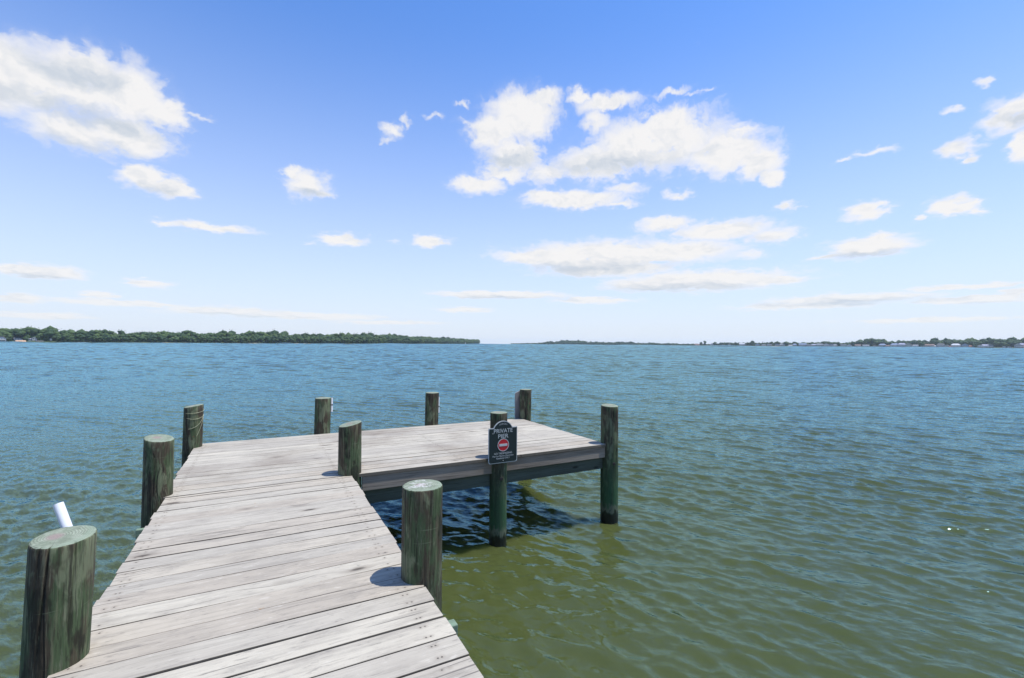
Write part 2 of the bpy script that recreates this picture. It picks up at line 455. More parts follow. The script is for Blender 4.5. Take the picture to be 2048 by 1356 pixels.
def timber_mat(name, c1, c2, c3, axis=0):
    """rough sawn beam, grain along the given object axis"""
    m, g, p = mat(name)
    oc = g.n('ShaderNodeTexCoord').outputs['Object']
    sc = [55.0, 55.0, 55.0]; sc[axis] = 1.6
    sb = [5.0, 5.0, 5.0]; sb[axis] = 0.8
    w = g.noise(g.vm('MULTIPLY', oc, tuple(sb)), 1.0, 3, 0.5)
    ov = g.vm('ADD', oc, g.scale(g.comb(w, w, w), 0.05))
    fine = g.noise(g.vm('MULTIPLY', ov, tuple(sc)), 1.0, 6, 0.6)
    blot = g.noise(g.vm('MULTIPLY', oc, tuple(sb)), 1.0, 5, 0.6)
    c = g.mix(g.ss(blot, 0.35, 0.7), c1, c2)
    c = g.mix(g.math('MULTIPLY', g.ss(fine, 0.48, 0.75), 0.7), c, c3)
    kv = g.n('ShaderNodeTexVoronoi', feature='F1', ins={'Vector': g.vm('MULTIPLY', oc, (2.2, 2.2, 5.5)), 'Scale': 1.0})
    kon = g.ss(g.xyz(kv.outputs['Color'])[0], 0.5, 0.6)
    kn = g.math('MULTIPLY', g.ss(g.math('ADD', kv.outputs['Distance'], g.math('MULTIPLY', g.math('SUBTRACT', fine, 0.5), 0.12)), 0.17, 0.05), kon)
    c = g.mix(g.math('MULTIPLY', kn, 0.8), c, tuple(k * 0.4 for k in c3))
    g.set(p.inputs['Base Color'], c)
    p.inputs['Roughness'].default_value = 0.85; p.inputs['Specular IOR Level'].default_value = 0.25
    b = g.n('ShaderNodeBump', ins={'Strength': 0.5, 'Distance': 0.005, 'Height': fine})
    g.set(p.inputs['Normal'], b.outputs[0])
    return m

def pile_mats():
    # --- round side: treated, weathered, green-stained pine
    m, g, p = mat('pile_side')
    oc = g.n('ShaderNodeTexCoord').outputs['Object']
    rnd = g.n('ShaderNodeObjectInfo').outputs['Random']
    pos = g.n('ShaderNodeNewGeometry').outputs['Position']
    wz = g.xyz(pos)[2]
    off = g.scale(g.comb(rnd, rnd, rnd), 23.0)
    ov = g.vm('ADD', oc, off)
    # knots
    kv = g.n('ShaderNodeTexVoronoi', feature='F1', ins={'Vector': g.vm('MULTIPLY', ov, (4.5, 4.5, 2.0)), 'Scale': 1.0})
    kd = kv.outputs['Distance']; kon = g.ss(g.xyz(kv.outputs['Color'])[1], 0.60, 0.66)
    bend = g.math('MULTIPLY', g.math('MULTIPLY', g.ss(kd, 0.55, 0.02), kon), 0.05)
    w = g.noise(g.vm('MULTIPLY', ov, (4, 4, 1.2)), 1.0, 3, 0.5)
    ob = g.vm('ADD', ov, g.comb(g.math('MULTIPLY_ADD', w, 0.03, bend), bend, 0.0))
    streak = g.noise(g.vm('MULTIPLY', ob, (26, 26, 1.5)), 1.0, 6, 0.6)
    fine = g.noise(g.vm('MULTIPLY', ob, (110, 110, 4.0)), 1.0, 5, 0.6)
    patch = g.noise(g.vm('MULTIPLY', ov, (9, 9, 2.2)), 1.0, 5, 0.6)
    patch2 = g.noise(g.vm('MULTIPLY', ov, (7, 7, 3.0)), 1.0, 4, 0.6, 0.3)
    c = g.mix(g.ss(patch, 0.47, 0.58), (0.066, 0.052, 0.033), (0.062, 0.092, 0.042))
    c = g.mix(g.math('MULTIPLY', g.ss(patch2, 0.53, 0.62), 0.78), c, (0.165, 0.190, 0.110))
    c = g.mix(g.math('MULTIPLY', g.ss(patch2, 0.44, 0.36), 0.8), c, (0.020, 0.018, 0.011))
    c = g.mix(g.math('MULTIPLY', g.ss(streak, 0.54, 0.64), 0.75), c, (0.016, 0.014, 0.009))
    c = g.mix(g.math('MULTIPLY', g.ss(streak, 0.44, 0.32), 0.65), c, (0.165, 0.165, 0.095))
    spl = g.noise(g.vm('MULTIPLY', ob, (48, 48, 0.9)), 1.0, 2, 0.4)
    split = g.ss(spl, 0.66, 0.71)
    c = g.mix(g.math('MULTIPLY', split, 0.9), c, (0.006, 0.005, 0.004))
    scr = g.noise(g.vm('MULTIPLY', ov, (3, 3, 60)), 1.0, 3, 0.5)
    c = g.mix(g.math('MULTIPLY', g.ss(scr, 0.68, 0.74), 0.5), c, (0.17, 0.20, 0.12))
    fib = g.noise(g.vm('MULTIPLY', ob, (75, 75, 5.0)), 1.0, 6, 0.7)
    c = g.mix(g.math('MULTIPLY', g.ss(fib, 0.54, 0.64), 0.50), c, (0.020, 0.017, 0.011))
    c = g.mix(g.math('MULTIPLY', g.ss(fib, 0.46, 0.36), 0.50), c, (0.18, 0.19, 0.12))
    c = g.mix(g.math('MULTIPLY', g.ss(fine, 0.52, 0.68), 0.6), c, (0.018, 0.015, 0.010))
    # copper green towards the water
    grn = g.math('MULTIPLY', g.ss(g.math('ADD', wz, g.math('MULTIPLY', patch, 0.5)), 1.62, 0.72), g.lin(streak, 0.25, 0.7, 1.0, 0.45))
    c = g.mix(grn, c, (0.022, 0.085, 0.036))
    # rust-brown bruises
    br = g.noise(g.vm('MULTIPLY', ov, (8, 8, 11)), 1.0, 3, 0.6)
    c = g.mix(g.math('MULTIPLY', g.ss(br, 0.70, 0.76), 0.8), c, (0.16, 0.075, 0.04))
    # knots
    kn = g.math('MULTIPLY', g.ss(kd, 0.13, 0.05), kon)
    rg = g.math('MULTIPLY', g.math('MULTIPLY', g.ss(g.math('SINE', g.math('MULTIPLY', kd, 75.0)), 0.2, 0.9), g.ss(kd, 0.42, 0.14)), kon)
    c = g.mix(g.math('MULTIPLY', rg, 0.45), c, (0.030, 0.034, 0.024))
    c = g.mix(kn, c, (0.020, 0.018, 0.014))
    # tide band: wet black algae, pale barnacle edge
    tz = g.math('ADD', wz, g.math('MULTIPLY', g.math('SUBTRACT', g.noise(g.vm('MULTIPLY', ov, (18, 18, 7)), 1.0, 5, 0.65), 0.5), 0.42))
    edge = g.math('MULTIPLY', g.ss(tz, 0.17, 0.22), g.ss(tz, 0.33, 0.25))
    c = g.mix(g.math('MULTIPLY', edge, 0.5), c, (0.17, 0.16, 0.12))
    wet = g.ss(tz, 0.23, 0.16)
    c = g.mix(g.math('MULTIPLY', wet, 0.95), c, (0.011, 0.010, 0.007))
    g.set(p.inputs['Base Color'], c)
    g.set(p.inputs['Roughness'], g.lin(wet, 0, 1, 0.82, 0.35))
    p.inputs['Specular IOR Level'].default_value = 0.3
    h = g.math('ADD', g.math('MULTIPLY', streak, -0.9), g.math('MULTIPLY', fine, -0.35))
    h = g.math('SUBTRACT', h, g.math('ADD', g.math('MULTIPLY', kn, 0.5), g.math('MULTIPLY', split, 1.2)))
    b = g.n('ShaderNodeBump', ins={'Strength': 0.6, 'Distance': 0.008, 'Height': h})
    g.set(p.inputs['Normal'], b.outputs[0])
    side = m
    # --- end grain
    def end(name, droppings):
        m, g, p = mat(name)
        oc = g.n('ShaderNodeTexCoord').outputs['Object']
        rnd = g.n('ShaderNodeObjectInfo').outputs['Random']
        x, y, z = g.xyz(oc)
        wob = g.noise(g.vm('ADD', oc, g.scale(g.comb(rnd, rnd, rnd), 9.0)), 9.0, 4, 0.55, out=1)
        wv = g.vm('ADD', g.comb(g.math('ADD', x, 0.012), g.math('ADD', y, -0.01), 0.0), g.scale(g.vm('SUBTRACT', wob, (0.5, 0.5, 0.5)), 0.035))
        rad = g.vm('LENGTH', g.vm('MULTIPLY', wv, (1, 1, 0)), out=1)
        ring = g.math('SINE', g.math('MULTIPLY', rad, 560.0))
        n1 = g.noise(oc, 24.0, 5, 0.65); n2 = g.noise(oc, 70.0, 4, 0.6)
        c = g.mix(g.ss(n1, 0.35, 0.65), (0.20, 0.235, 0.165), (0.30, 0.335, 0.25))
        c = g.mix(g.math('MULTIPLY', g.ss(ring, 0.1, 0.9), 0.5), c, (0.10, 0.105, 0.075))
        c = g.mix(g.ss(rad, 0.055, 0.02), c, (0.27, 0.22, 0.19))
        angl = g.math('ARCTAN2', y, x)
        rays = g.noise(g.comb(g.math('MULTIPLY', angl, 2.6), 0.0, rnd), 2.5, 4, 0.7)
        c = g.mix(g.math('MULTIPLY', g.ss(rays, 0.60, 0.70), 0.7), c, (0.06, 0.055, 0.045))
        c = g.mix(g.math('MULTIPLY', g.ss(n2, 0.58, 0.75), 0.6), c, (0.09, 0.09, 0.07))
        c = g.mix(g.math('MULTIPLY', g.ss(rad, 0.118, 0.135), 0.5), c, (0.27, 0.33, 0.24))
        if droppings:
            dn = g.noise(g.vm('MULTIPLY', oc, (16, 34, 10)), 1.0, 5, 0.65)
            dm = g.math('MULTIPLY', g.ss(g.math('SUBTRACT', dn, g.math('MULTIPLY', rad, 2.4)), 0.30, 0.42), 0.95)
            c = g.mix(g.math('MULTIPLY', dm, g.ss(n2, 0.35, 0.6)), c, (0.50, 0.49, 0.46))
        g.set(p.inputs['Base Color'], c)
        p.inputs['Roughness'].default_value = 0.9; p.inputs['Specular IOR Level'].default_value = 0.2
        b = g.n('ShaderNodeBump', ins={'Strength': 0.5, 'Distance': 0.004, 'Height': g.math('ADD', g.math('MULTIPLY', ring, 0.3), n2)})
        g.set(p.inputs['Normal'], b.outputs[0])
        return m
    return side, end('pile_end_grain', False), end('pile_end_grain_with_droppings', True)

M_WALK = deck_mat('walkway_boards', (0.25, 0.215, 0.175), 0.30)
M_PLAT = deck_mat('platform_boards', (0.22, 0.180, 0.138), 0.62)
M_FASCIA = timber_mat('fascia_timber', (0.30, 0.255, 0.205), (0.19, 0.155, 0.12), (0.07, 0.055, 0.04))
M_BEAM = timber_mat('treated_beam', (0.085, 0.105, 0.085), (0.055, 0.065, 0.05), (0.025, 0.028, 0.022))
M_STRING = timber_mat('treated_stringer', (0.10, 0.105, 0.085), (0.07, 0.07, 0.055), (0.03, 0.03, 0.025), axis=1)
M_CAP = timber_mat('pale_green_cap', (0.20, 0.29, 0.21), (0.15, 0.20, 0.15), (0.07, 0.08, 0.06))
M_SIDE, M_END, M_ENDW = pile_mats()
M_BOLT = simple('rusted_iron', (0.035, 0.028, 0.024), 0.7, 0.3, 40)
M_PVC = simple('white_pvc', (0.80, 0.81, 0.82), 0.35, 0.03, 12)
M_BOARD = timber_mat('grey_plank', (0.26, 0.255, 0.26), (0.19, 0.185, 0.185), (0.10, 0.095, 0.09), axis=2)

# ================================================================== PIER
TH = R(28.0); U0 = 4.5
def W(v, u, z=0.0):
    return Vector((v * math.cos(TH) - u * math.sin(TH), v * math.sin(TH) + u * math.cos(TH), z))

pier = empty('wooden_pier', W(0, U0), TH)
tag(pier, 'weathered grey plank pier with a T-shaped end on round green-stained piles', 'pier')
DECK = 1.30

def boards(name, material, u0, u1, v0, v1, pitch, seed, skew=0.0):
    rd = random.Random(seed)
    V, F, T, B = [], [], [], []
    u = u0
    nseg = max(10, int((v1 - v0) / 0.16))
    while u < u1 - 0.03:
        wdt = min(pitch * rd.uniform(0.965, 1.03), u1 - u)
        if u1 - (u + wdt) < 0.05: wdt = u1 - u
        gap0, gap1 = rd.choice([0.006, 0.007, 0.009, 0.010]), rd.choice([0.006, 0.007, 0.009, 0.011])
        tone = rd.random()
        dz = rd.uniform(-0.0012, 0.0012); tilt = rd.uniform(-0.003, 0.003)
        la, lb = v0 + rd.uniform(-0.010, 0.010), v1 + rd.uniform(-0.010, 0.010)
        bowA, bowP = rd.uniform(0, 0.0012), rd.uniform(0, 6.28)
        cup = rd.uniform(-0.0015, 0.002)
        b0 = len(V); ch = 0.0025
        for i in range(nseg + 1):
            t = i / nseg; x = la + (lb - la) * t
            e = bowA * math.sin(t * 5 + bowP)
            ya = u + e; yb = u + wdt - (gap0 + (gap1 - gap0) * t) + e * 0.5
            zt = DECK + dz + 0.0015 * math.sin(t * 7 + bowP)
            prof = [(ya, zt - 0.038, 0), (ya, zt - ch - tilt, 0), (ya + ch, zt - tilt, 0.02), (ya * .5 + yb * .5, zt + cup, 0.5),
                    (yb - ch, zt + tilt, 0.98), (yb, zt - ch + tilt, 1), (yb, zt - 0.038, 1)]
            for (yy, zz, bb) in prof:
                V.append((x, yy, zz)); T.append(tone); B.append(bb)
        k = 7
        for i in range(nseg):
            a = b0 + i * k; c = a + k
            for j in range(k):
                j2 = (j + 1) % k
                F.append((a + j, c + j, c + j2, a + j2))
        F.append(tuple(b0 + j for j in range(k)))
        F.append(tuple(b0 + nseg * k + j for j in reversed(range(k))))
        u += wdt
    me = bpy.data.meshes.new(name); me.from_pydata(V, [], F)
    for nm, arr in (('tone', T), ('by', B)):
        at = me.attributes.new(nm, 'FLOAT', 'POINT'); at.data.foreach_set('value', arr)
    me.materials.append(material)
    bm = bmesh.new(); bm.from_mesh(me); bmesh.ops.recalc_face_normals(bm, faces=bm.faces[:]); bm.to_mesh(me); bm.free()
    o = bpy.data.objects.new(name, me); C.objects.link(o); o.parent = pier; o.location = (0, -U0, 0)
    return o

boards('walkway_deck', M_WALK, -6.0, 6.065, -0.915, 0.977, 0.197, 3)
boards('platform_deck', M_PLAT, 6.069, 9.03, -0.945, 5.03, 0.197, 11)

def timber(name, material, x0, x1, y0, y1, z0, z1, w=0.006):
    mb = MB(); mb.box(x0, x1, y0, y1, z0, z1)
    o = mb.build(name, material, pier, loc=(0, -U0, 0))
    return bevel(o, w, 2)

# rim boards of the platform
timber('fascia_board', M_FASCIA, 1.105, 2.99, 6.082, 6.120, 1.072, 1.258)
timber('fascia_board', M_FASCIA, 3.112, 5.022, 6.082, 6.120, 1.080, 1.258)
timber('fascia_board', M_FASCIA, -0.90, 5.00, 8.95, 8.99, 1.072, 1.258)
timber('fascia_board', M_STRING, 4.965, 5.005, 6.125, 8.945, 1.072, 1.258)
timber('fascia_board', M_STRING, -0.915, -0.877, 6.125, 8.945, 1.072, 1.258)
# lower beams carried between the piles
timber('support_beam', M_BEAM, 0.93, 5.10, 6.135, 6.215, 0.885, 1.069, 0.008)
timber('support_beam', M_BEAM, -1.05, 5.20, 9.00, 9.08, 0.885, 1.069, 0.008)
for v in (0.2, 1.6, 2.4, 3.2, 4.1):
    timber('joist', M_STRING, v - 0.022, v + 0.022, 6.225, 8.94, 1.075, 1.258)
# stringers and pile caps under the walkway
for v in (-0.83, 0.0, 0.885):
    timber('stringer', M_STRING, v - 0.03, v + 0.03, -6.0, 6.06, 1.03, 1.258)
timber('pile_cap', M_CAP, -1.19, 1.19, 2.995, 3.075, 1.02 - 0.185, 1.025, 0.006)
timber('pile_cap', M_CAP, -1.14, 0.80, 5.985, 6.04, 0.93, 1.025, 0.006)

# ---- piles:  v, u, radius, top z, lean (top shift towards v, u), top tilt, seed, sides, end-material
PILES = [
 (-0.935, 3.235, 0.131, 1.935, (0.024, 0.000), (0.000, 0.01), 1, 180, 0, 'thick pile with ringed pale green top and rust-brown bruise'),
 (1.005, 3.235, 0.143, 1.940, (0.000, 0.000), (0.00, 0.00), 2, 180, 1, 'grey-green pile with white droppings on its flat top'),
 (-0.995, 6.185, 0.133, 1.915, (0.008, 0.00), (-0.02, 0.02), 3, 140, 0, 'green pile with a big swirling knot'),
 (0.967, 6.170, 0.138, 1.925, (0.00, 0.00), (0.03, 0.0), 4, 140, 0, 'dark brown pile with pale scratches and a rough top'),
 (-0.985, 8.80, 0.131, 1.945, (0.012, 0.0), (0.02, 0.0), 5, 90, 0, 'brown corner pile with pale line wound around it'),
 (0.945, 9.165, 0.138, 1.935, (0.012, 0.00), (0.00, 0.0), 6, 90, 0, None),
 (3.02, 9.150, 0.137, 1.945, (0.012, 0.00), (0.00, 0.0), 7, 90, 0, None),
 (5.115, 8.96, 0.128, 1.945, (0.0, 0.0), (0.0, 0.0), 8, 90, 0, None),
 (5.125, 6.130, 0.143, 1.930, (0.0, 0.0), (0.0, 0.01), 9, 110, 0, 'tall corner pile with bright green stain and black tide band'),
 (3.040, 6.115, 0.126, 1.945, (0.0, 0.0), (0.0, 0.0), 10, 110, 0, 'slim pile with bright green stain behind the sign'),
]
def make_pile(v, u, r0, zt, lean, tilt, seed, ns, endm, label):
    rd = random.Random(seed)
    zb = -1.6
    zs = list(np.linspace(zb, zt - 0.012, 46))
    V, F, MI = [], [], []
    cr = [(rd.uniform(0, 6.28), rd.uniform(0.02, 0.035), rd.uniform(0.008, 0.016), rd.uniform(0.3, 1.0)) for _ in range(5)]
    if seed == 1: cr = [(R(-95 - 8), 0.035, 0.02, 0.62), (R(-120), 0.03, 0.012, 0.3), (R(-60), 0.03, 0.012, 0.5)]
    ph = rd.uniform(0, 100)
    def rad(th, z):
        n = mnoise.noise(Vector((math.cos(th) * 1.1 + ph, math.sin(th) * 1.1, z * 0.5)))
        n2 = mnoise.noise(Vector((math.cos(th) * 5 + ph, math.sin(th) * 5, z * 0.8)))
        r = r0 * (1.0 + 0.035 * n + 0.014 * n2) * (1.0 - 0.010 * (z - 1.3))
        for (tc, wd, dp, ln) in cr:
            d = abs((th - tc + math.pi + 0.12 * math.sin(z * 3 + tc)) % (2 * math.pi) - math.pi)
            if z > zt - ln and d < wd: r -= dp * (1 - d / wd) * min(1.0, (z - (zt - ln)) / (0.4 * ln))
        return r
    def cen(z):
        t = (z - 1.3)
        return lean[0] * t / 0.64, lean[1] * t / 0.64
    rows = []
    for z in zs + [None, None]:
        row = []
        for i in range(ns):
            th = 2 * math.pi * i / ns
            if z is None:
                k = len(rows) - len(zs)
                zz = zt - (0.003 if k == 0 else 0.0); ins = (0.004, 0.010)[k]
                r = rad(th, zt - 0.012) - ins
                chip = 0.006 * max(0, mnoise.noise(Vector((th * 3 + ph, 3.0, seed)))) if k == 0 else 0
                zz -= chip
            else:
                zz = z; r = rad(th, z)
            cx, cy2 = cen(zz)
            x, y = cx + r * math.cos(th), cy2 + r * math.sin(th)
            zz += (tilt[0] * (x - cx) + tilt[1] * (y - cy2)) / r0 * 1.0 * max(0, min(1, (zz - 1.75) / 0.18))
            row.append(len(V)); V.append((x, y, zz))
        rows.append(row)
    for a, b in zip(rows[:-1], rows[1:]):
        for i in range(ns):
            j = (i + 1) % ns
            F.append((a[i], a[j], b[j], b[i])); MI.append(1 if b is rows[-1] else 0)
    # end grain: two inner rings so that it can be slightly uneven
    cx, cy2 = cen(zt)
    last = rows[-1]
    for fr in (0.66, 0.33):
        row = []
        for i in range(ns):
            p = Vector(V[rows[-1][i]]); th = 2 * math.pi * i / ns
            c = Vector((cx, cy2, zt))
            q = c + (p - c) * fr; q.z += 0.003 * mnoise.noise(q * 18)
            row.append(len(V)); V.append(tuple(q))
        for i in range(ns):
            j = (i + 1) % ns
            F.append((last[i], last[j], row[j], row[i])); MI.append(1)
        last = row
    c0 = len(V); V.append((cx, cy2, zt))
    for i in range(ns):
        F.append((last[i], last[(i + 1) % ns], c0)); MI.append(1)
    me = bpy.data.meshes.new('pile'); me.from_pydata(V, [], F)
    me.materials.append(M_SIDE); me.materials.append(M_ENDW if endm else M_END)
    me.polygons.foreach_set('material_index', MI)
    me.polygons.foreach_set('use_smooth', [m == 0 for m in MI])
    me.update()
    o = bpy.data.objects.new('pile', me); C.objects.link(o); o.parent = pier; o.location = (v, u - U0, 0)
    if label: o['label'] = label
    return o
piles = [make_pile(*a) for a in PILES]

def bolt(parent, th, z, r):
    """countersunk bolt: washer, dark hole"""
    mb = MB(); n = 20
    d = Vector((math.cos(th), math.sin(th), 0)); s = Vector((-math.sin(th), math.cos(th), 0)); up = Vector((0, 0, 1))
    c = d * (r - 0.004) + Vector((0, 0, z))
    rings = [(0.027, 0.004), (0.026, 0.009), (0.018, 0.010), (0.017, 0.004)]
    vs = [c + (s * math.cos(2 * math.pi * i / n) + up * math.sin(2 * math.pi * i / n)) * rr + d * dd for (rr, dd) in rings for i in range(n)]
    fs = [(k * n + i, k * n + (i + 1) % n, (k + 1) * n + (i + 1) % n, (k + 1) * n + i) for k in range(3) for i in range(n)]
    fs.append(tuple(3 * n + i for i in range(n)))
    # hex head in the middle
    b = len(vs)
    vs += [c + (s * math.cos(math.pi * i / 3) + up * math.sin(math.pi * i / 3)) * 0.011 + d * dd for dd in (0.002, 0.012) for i in range(6)]
    fs += [(b + i, b + (i + 1) % 6, b + 6 + (i + 1) % 6, b + 6 + i) for i in range(6)] + [tuple(b + 6 + i for i in range(6))]
    mb.add(vs, fs); return mb.build('bolt', M_BOLT, parent)
bolt(piles[9], R(-96), 1.006, 0.130)
bolt(piles[8], R(-99), 0.982, 0.147)

# ================================================================== SIGN
SU = 5.968     # sign plane, local u
sign = empty('pier_sign', W(3.04, SU, 1.24), TH)
tag(sign, 'small dark green arched sign reading PRIVATE PIER screwed to a pile', 'sign')
M_SIGN = simple('dark_green_panel', (0.003, 0.009, 0.008), 0.5, 0.25, 30)
M_RIM = simple('silver_white_edge', (0.48, 0.50, 0.49), 0.4, 0.06, 30)
M_LETTER = simple('pale_lettering', (0.50, 0.52, 0.51), 0.45, 0.03, 60)
M_RED = simple('sign_red', (0.52, 0.012, 0.020), 0.35, 0.08, 40)

def sign_outline(inset):
    """x,z outline (x = v - 3.04, z from the bottom edge), counter-clockwise seen from the front"""
    hw, hh = 0.230 - inset, 0.505 - inset; cr = 0.03
    pts = []
    def corner(cx, cz, a0):
        for i in range(7):
            a = a0 + math.pi / 2 * i / 6
            pts.append((cx + cr * math.cos(a), cz + cr * math.sin(a)))
    corner(hw - cr, inset + cr, -math.pi / 2)
    pts.append((hw, hh - 0.004)); pts.append((hw - 0.004, hh))
    aw = 0.150 - inset * 0.6                       # the arch: a circular bulge over shoulders
    pts.append((aw + 0.012, hh))
    rise = 0.602 - inset - hh
    Rr = (aw * aw + rise * rise) / (2 * rise); cz = hh + rise - Rr
    a0 = math.atan2(hh - cz, aw)
    for i in range(21):
        a = a0 + (math.pi - 2 * a0) * i / 20
        pts.append((Rr * math.cos(a), cz + Rr * math.sin(a)))
    pts.append((-aw - 0.012, hh)); pts.append((-hw + 0.004, hh)); pts.append((-hw, hh - 0.004))
    corner(-hw + cr, inset + cr, math.pi)
    return pts

def slab(name, outline, y0, y1, material, parent):
    n = len(outline)
    mb = MB()
    vs = [(x, y0, z) for x, z in outline] + [(x, y1, z) for x, z in outline]
    mb.add(vs, [tuple(range(n)), tuple(reversed(range(n, 2 * n)))] + [(i, n + i, n + (i + 1) % n, (i + 1) % n) for i in range(n)])
    return mb.build(name, material, parent)

slab('panel_back', sign_outline(0.0), 0.0, 0.012, M_RIM, sign)
slab('panel', sign_outline(0.010), -0.004, 0.006, M_SIGN, sign)

def disc(name, r, cz, y0, y1, material, parent, n=40, cx=0.0):
    return slab(name, [(cx + r * math.cos(2 * math.pi * i / n), cz + r * math.sin(2 * math.pi * i / n)) for i in range(n)], y0, y1, material, parent)

sym = disc('prohibition_disc', 0.083, 0.258, -0.0075, -0.003, M_RED, sign)
nR = 48
mb = MB()
for i in range(nR):
    a, b = 2 * math.pi * i / nR, 2 * math.pi * (i + 1) / nR
    P = [(rr * math.cos(t), yy, 0.258 + rr * math.sin(t)) for t in (a, b) for rr in (0.083, 0.091) for yy in (-0.0085, -0.003)]
    mb.add(P, [(0, 4, 6, 2), (1, 3, 7, 5), (0, 1, 5, 4), (2, 6, 7, 3)])
mb.build('ring', M_LETTER, sym)
mb = MB(); mb.box(-0.064, 0.064, -0.0105, -0.007, 0.241, 0.275); mb.build('bar', M_LETTER, sym)

def lettering(lines, name):
    """lines: text, height, width, centre z"""
    for txt, hgt, wid, zc in lines:
        mb = MB()
        cu = bpy.data.curves.new('t', 'FONT'); cu.body = txt; cu.size = 1.0; cu.extrude = 0.0; cu.offset = 0.006
        ob = bpy.data.objects.new('t', cu); C.objects.link(ob)
        dg = bpy.context.evaluated_depsgraph_get()
        me = bpy.data.meshes.new_from_object(ob.evaluated_get(dg))
        xs = [q.co.x for q in me.vertices]; ys = [q.co.y for q in me.vertices]
        x0, x1 = min(xs), max(xs); y0 = 0.0; y1 = 0.70
        sx = wid / (x1 - x0); sy = hgt / (y1 - y0)
        vs = [((q.co.x - (x0 + x1) / 2) * sx, -0.0062, zc + (q.co.y - 0.35) * sy) for q in me.vertices]
        mb.add(vs, [tuple(pp.vertices) for pp in me.polygons])
        bpy.data.objects.remove(ob); bpy.data.curves.remove(cu); bpy.data.meshes.remove(me)
        mb.build(name, M_LETTER, sign)
lettering([('PRIVATE', 0.058, 0.300, 0.463), ('PIER', 0.058, 0.165, 0.386), ('NO TRESPASSING', 0.026, 0.285, 0.140),
           ('Pier for Shores Discovery', 0.022, 0.335, 0.104), ('Residents ONLY', 0.022, 0.215, 0.072)], 'lettering')
# scroll ornament in the arch and the screws
mb = MB()
for sx in (-1, 1):
    for (cx, cz, r) in ((0.016, 0.560, 0.012), (0.040, 0.555, 0.010), (0.058, 0.549, 0.007)):
        for i in range(9):
            a, b = math.pi * 1.6 * i / 9 + 0.4, math.pi * 1.6 * (i + 1) / 9 + 0.4
            P = [(sx * (cx + rr * math.cos(t)), -0.0062, cz + rr * math.sin(t)) for t in (a, b) for rr in (r, r - 0.004)]
            mb.add(P, [(0, 1, 3, 2)] if sx < 0 else [(0, 2, 3, 1)])
mb.build('ornament', M_LETTER, sign)
for cx, cz in ((0.0, 0.035), (-0.165, 0.43)):
    disc('screw', 0.006, cz, -0.0085, -0.003, M_RIM, sign, 12, cx)

# ================================================================== ROD HOLDERS, PLANK, LINE
def tube(mb, p0, p1, ro, ri, n=28):
    p0, p1 = Vector(p0), Vector(p1); d = (p1 - p0).normalized()
    a = d.orthogonal().normalized(); b = d.cross(a)
    rings = [(p0, ri), (p0, ro), (p1, ro), (p1, ri)]
    vs = [c + (a * math.cos(2 * math.pi * i / n) + b * math.sin(2 * math.pi * i / n)) * r for c, r in rings for i in range(n)]
    fs = [(k * n + i, k * n + (i + 1) % n, ((k + 1) % 4) * n + (i + 1) % n, ((k + 1) % 4) * n + i) for k in range(4) for i in range(n)]
    mb.add(vs, fs)

def rod_holder(name, base, p0, p1, ro, label, straps):
    root = empty(name, base, TH)
    mb = MB(); tube(mb, p0, p1, ro, ro * 0.86); t = mb.build('tube', M_PVC, root, smooth=False)
    for pl in t.data.polygons: pl.use_smooth = True
    t.data.set_sharp_from_angle(angle=R(40))
    for k in straps:
        c = Vector(p0).lerp(Vector(p1), k); d = (Vector(p1) - Vector(p0)).normalized() * 0.010
        mb = MB(); tube(mb, c - d, c + d, ro + 0.004, ro); mb.build('strap', M_BOLT, root)
    tag(root, label, 'rod holder')
    return root
# tilted holder fixed to the far side of the nearest left pile
rod_holder('rod_holder', W(-0.91, 3.390, 1.60), (0.012, -0.012, 0.19), (-0.092, 0.074, 0.445), 0.0235,
           'white plastic rod holder tube leaning out behind the thick near pile', (0.12,))
rod_holder('rod_holder', W(0.945 + 0.160, 9.165 + 0.02, 1.60), (0.0, 0.0, 0.07), (0.0, 0.0, 0.325), 0.022,
           'stubby white plastic tube strapped beside the back pile left of centre', (0.5,))
rod_holder('rod_holder', W(3.02 + 0.158, 9.150 + 0.03, 1.50), (0.0, 0.0, 0.02), (0.0, 0.0, 0.345), 0.017,
           'long thin white plastic tube fixed to the second back pile', (0.4,))
# grey plank stood against the back corner pile
mb = MB()
pts = [(-0.165, 0.0), (-0.165, 0.575), (-0.150, 0.600), (-0.010, 0.655), (0.16, 0.60), (0.16, 0.0)]
mb.add([(x, y, z) for y in (0.0, 0.035) for x, z in pts], [tuple(range(6)), tuple(reversed(range(6, 12)))] + [(i, 6 + i, 6 + (i + 1) % 6, (i + 1) % 6) for i in range(6)])
pl = mb.build('upright_plank', M_BOARD); pl.location = W(5.10, 9.095, 1.262); pl.rotation_euler = (0, 0, TH)
tag(pl, 'short grey upright plank with clipped corner behind the far corner pile', 'plank')
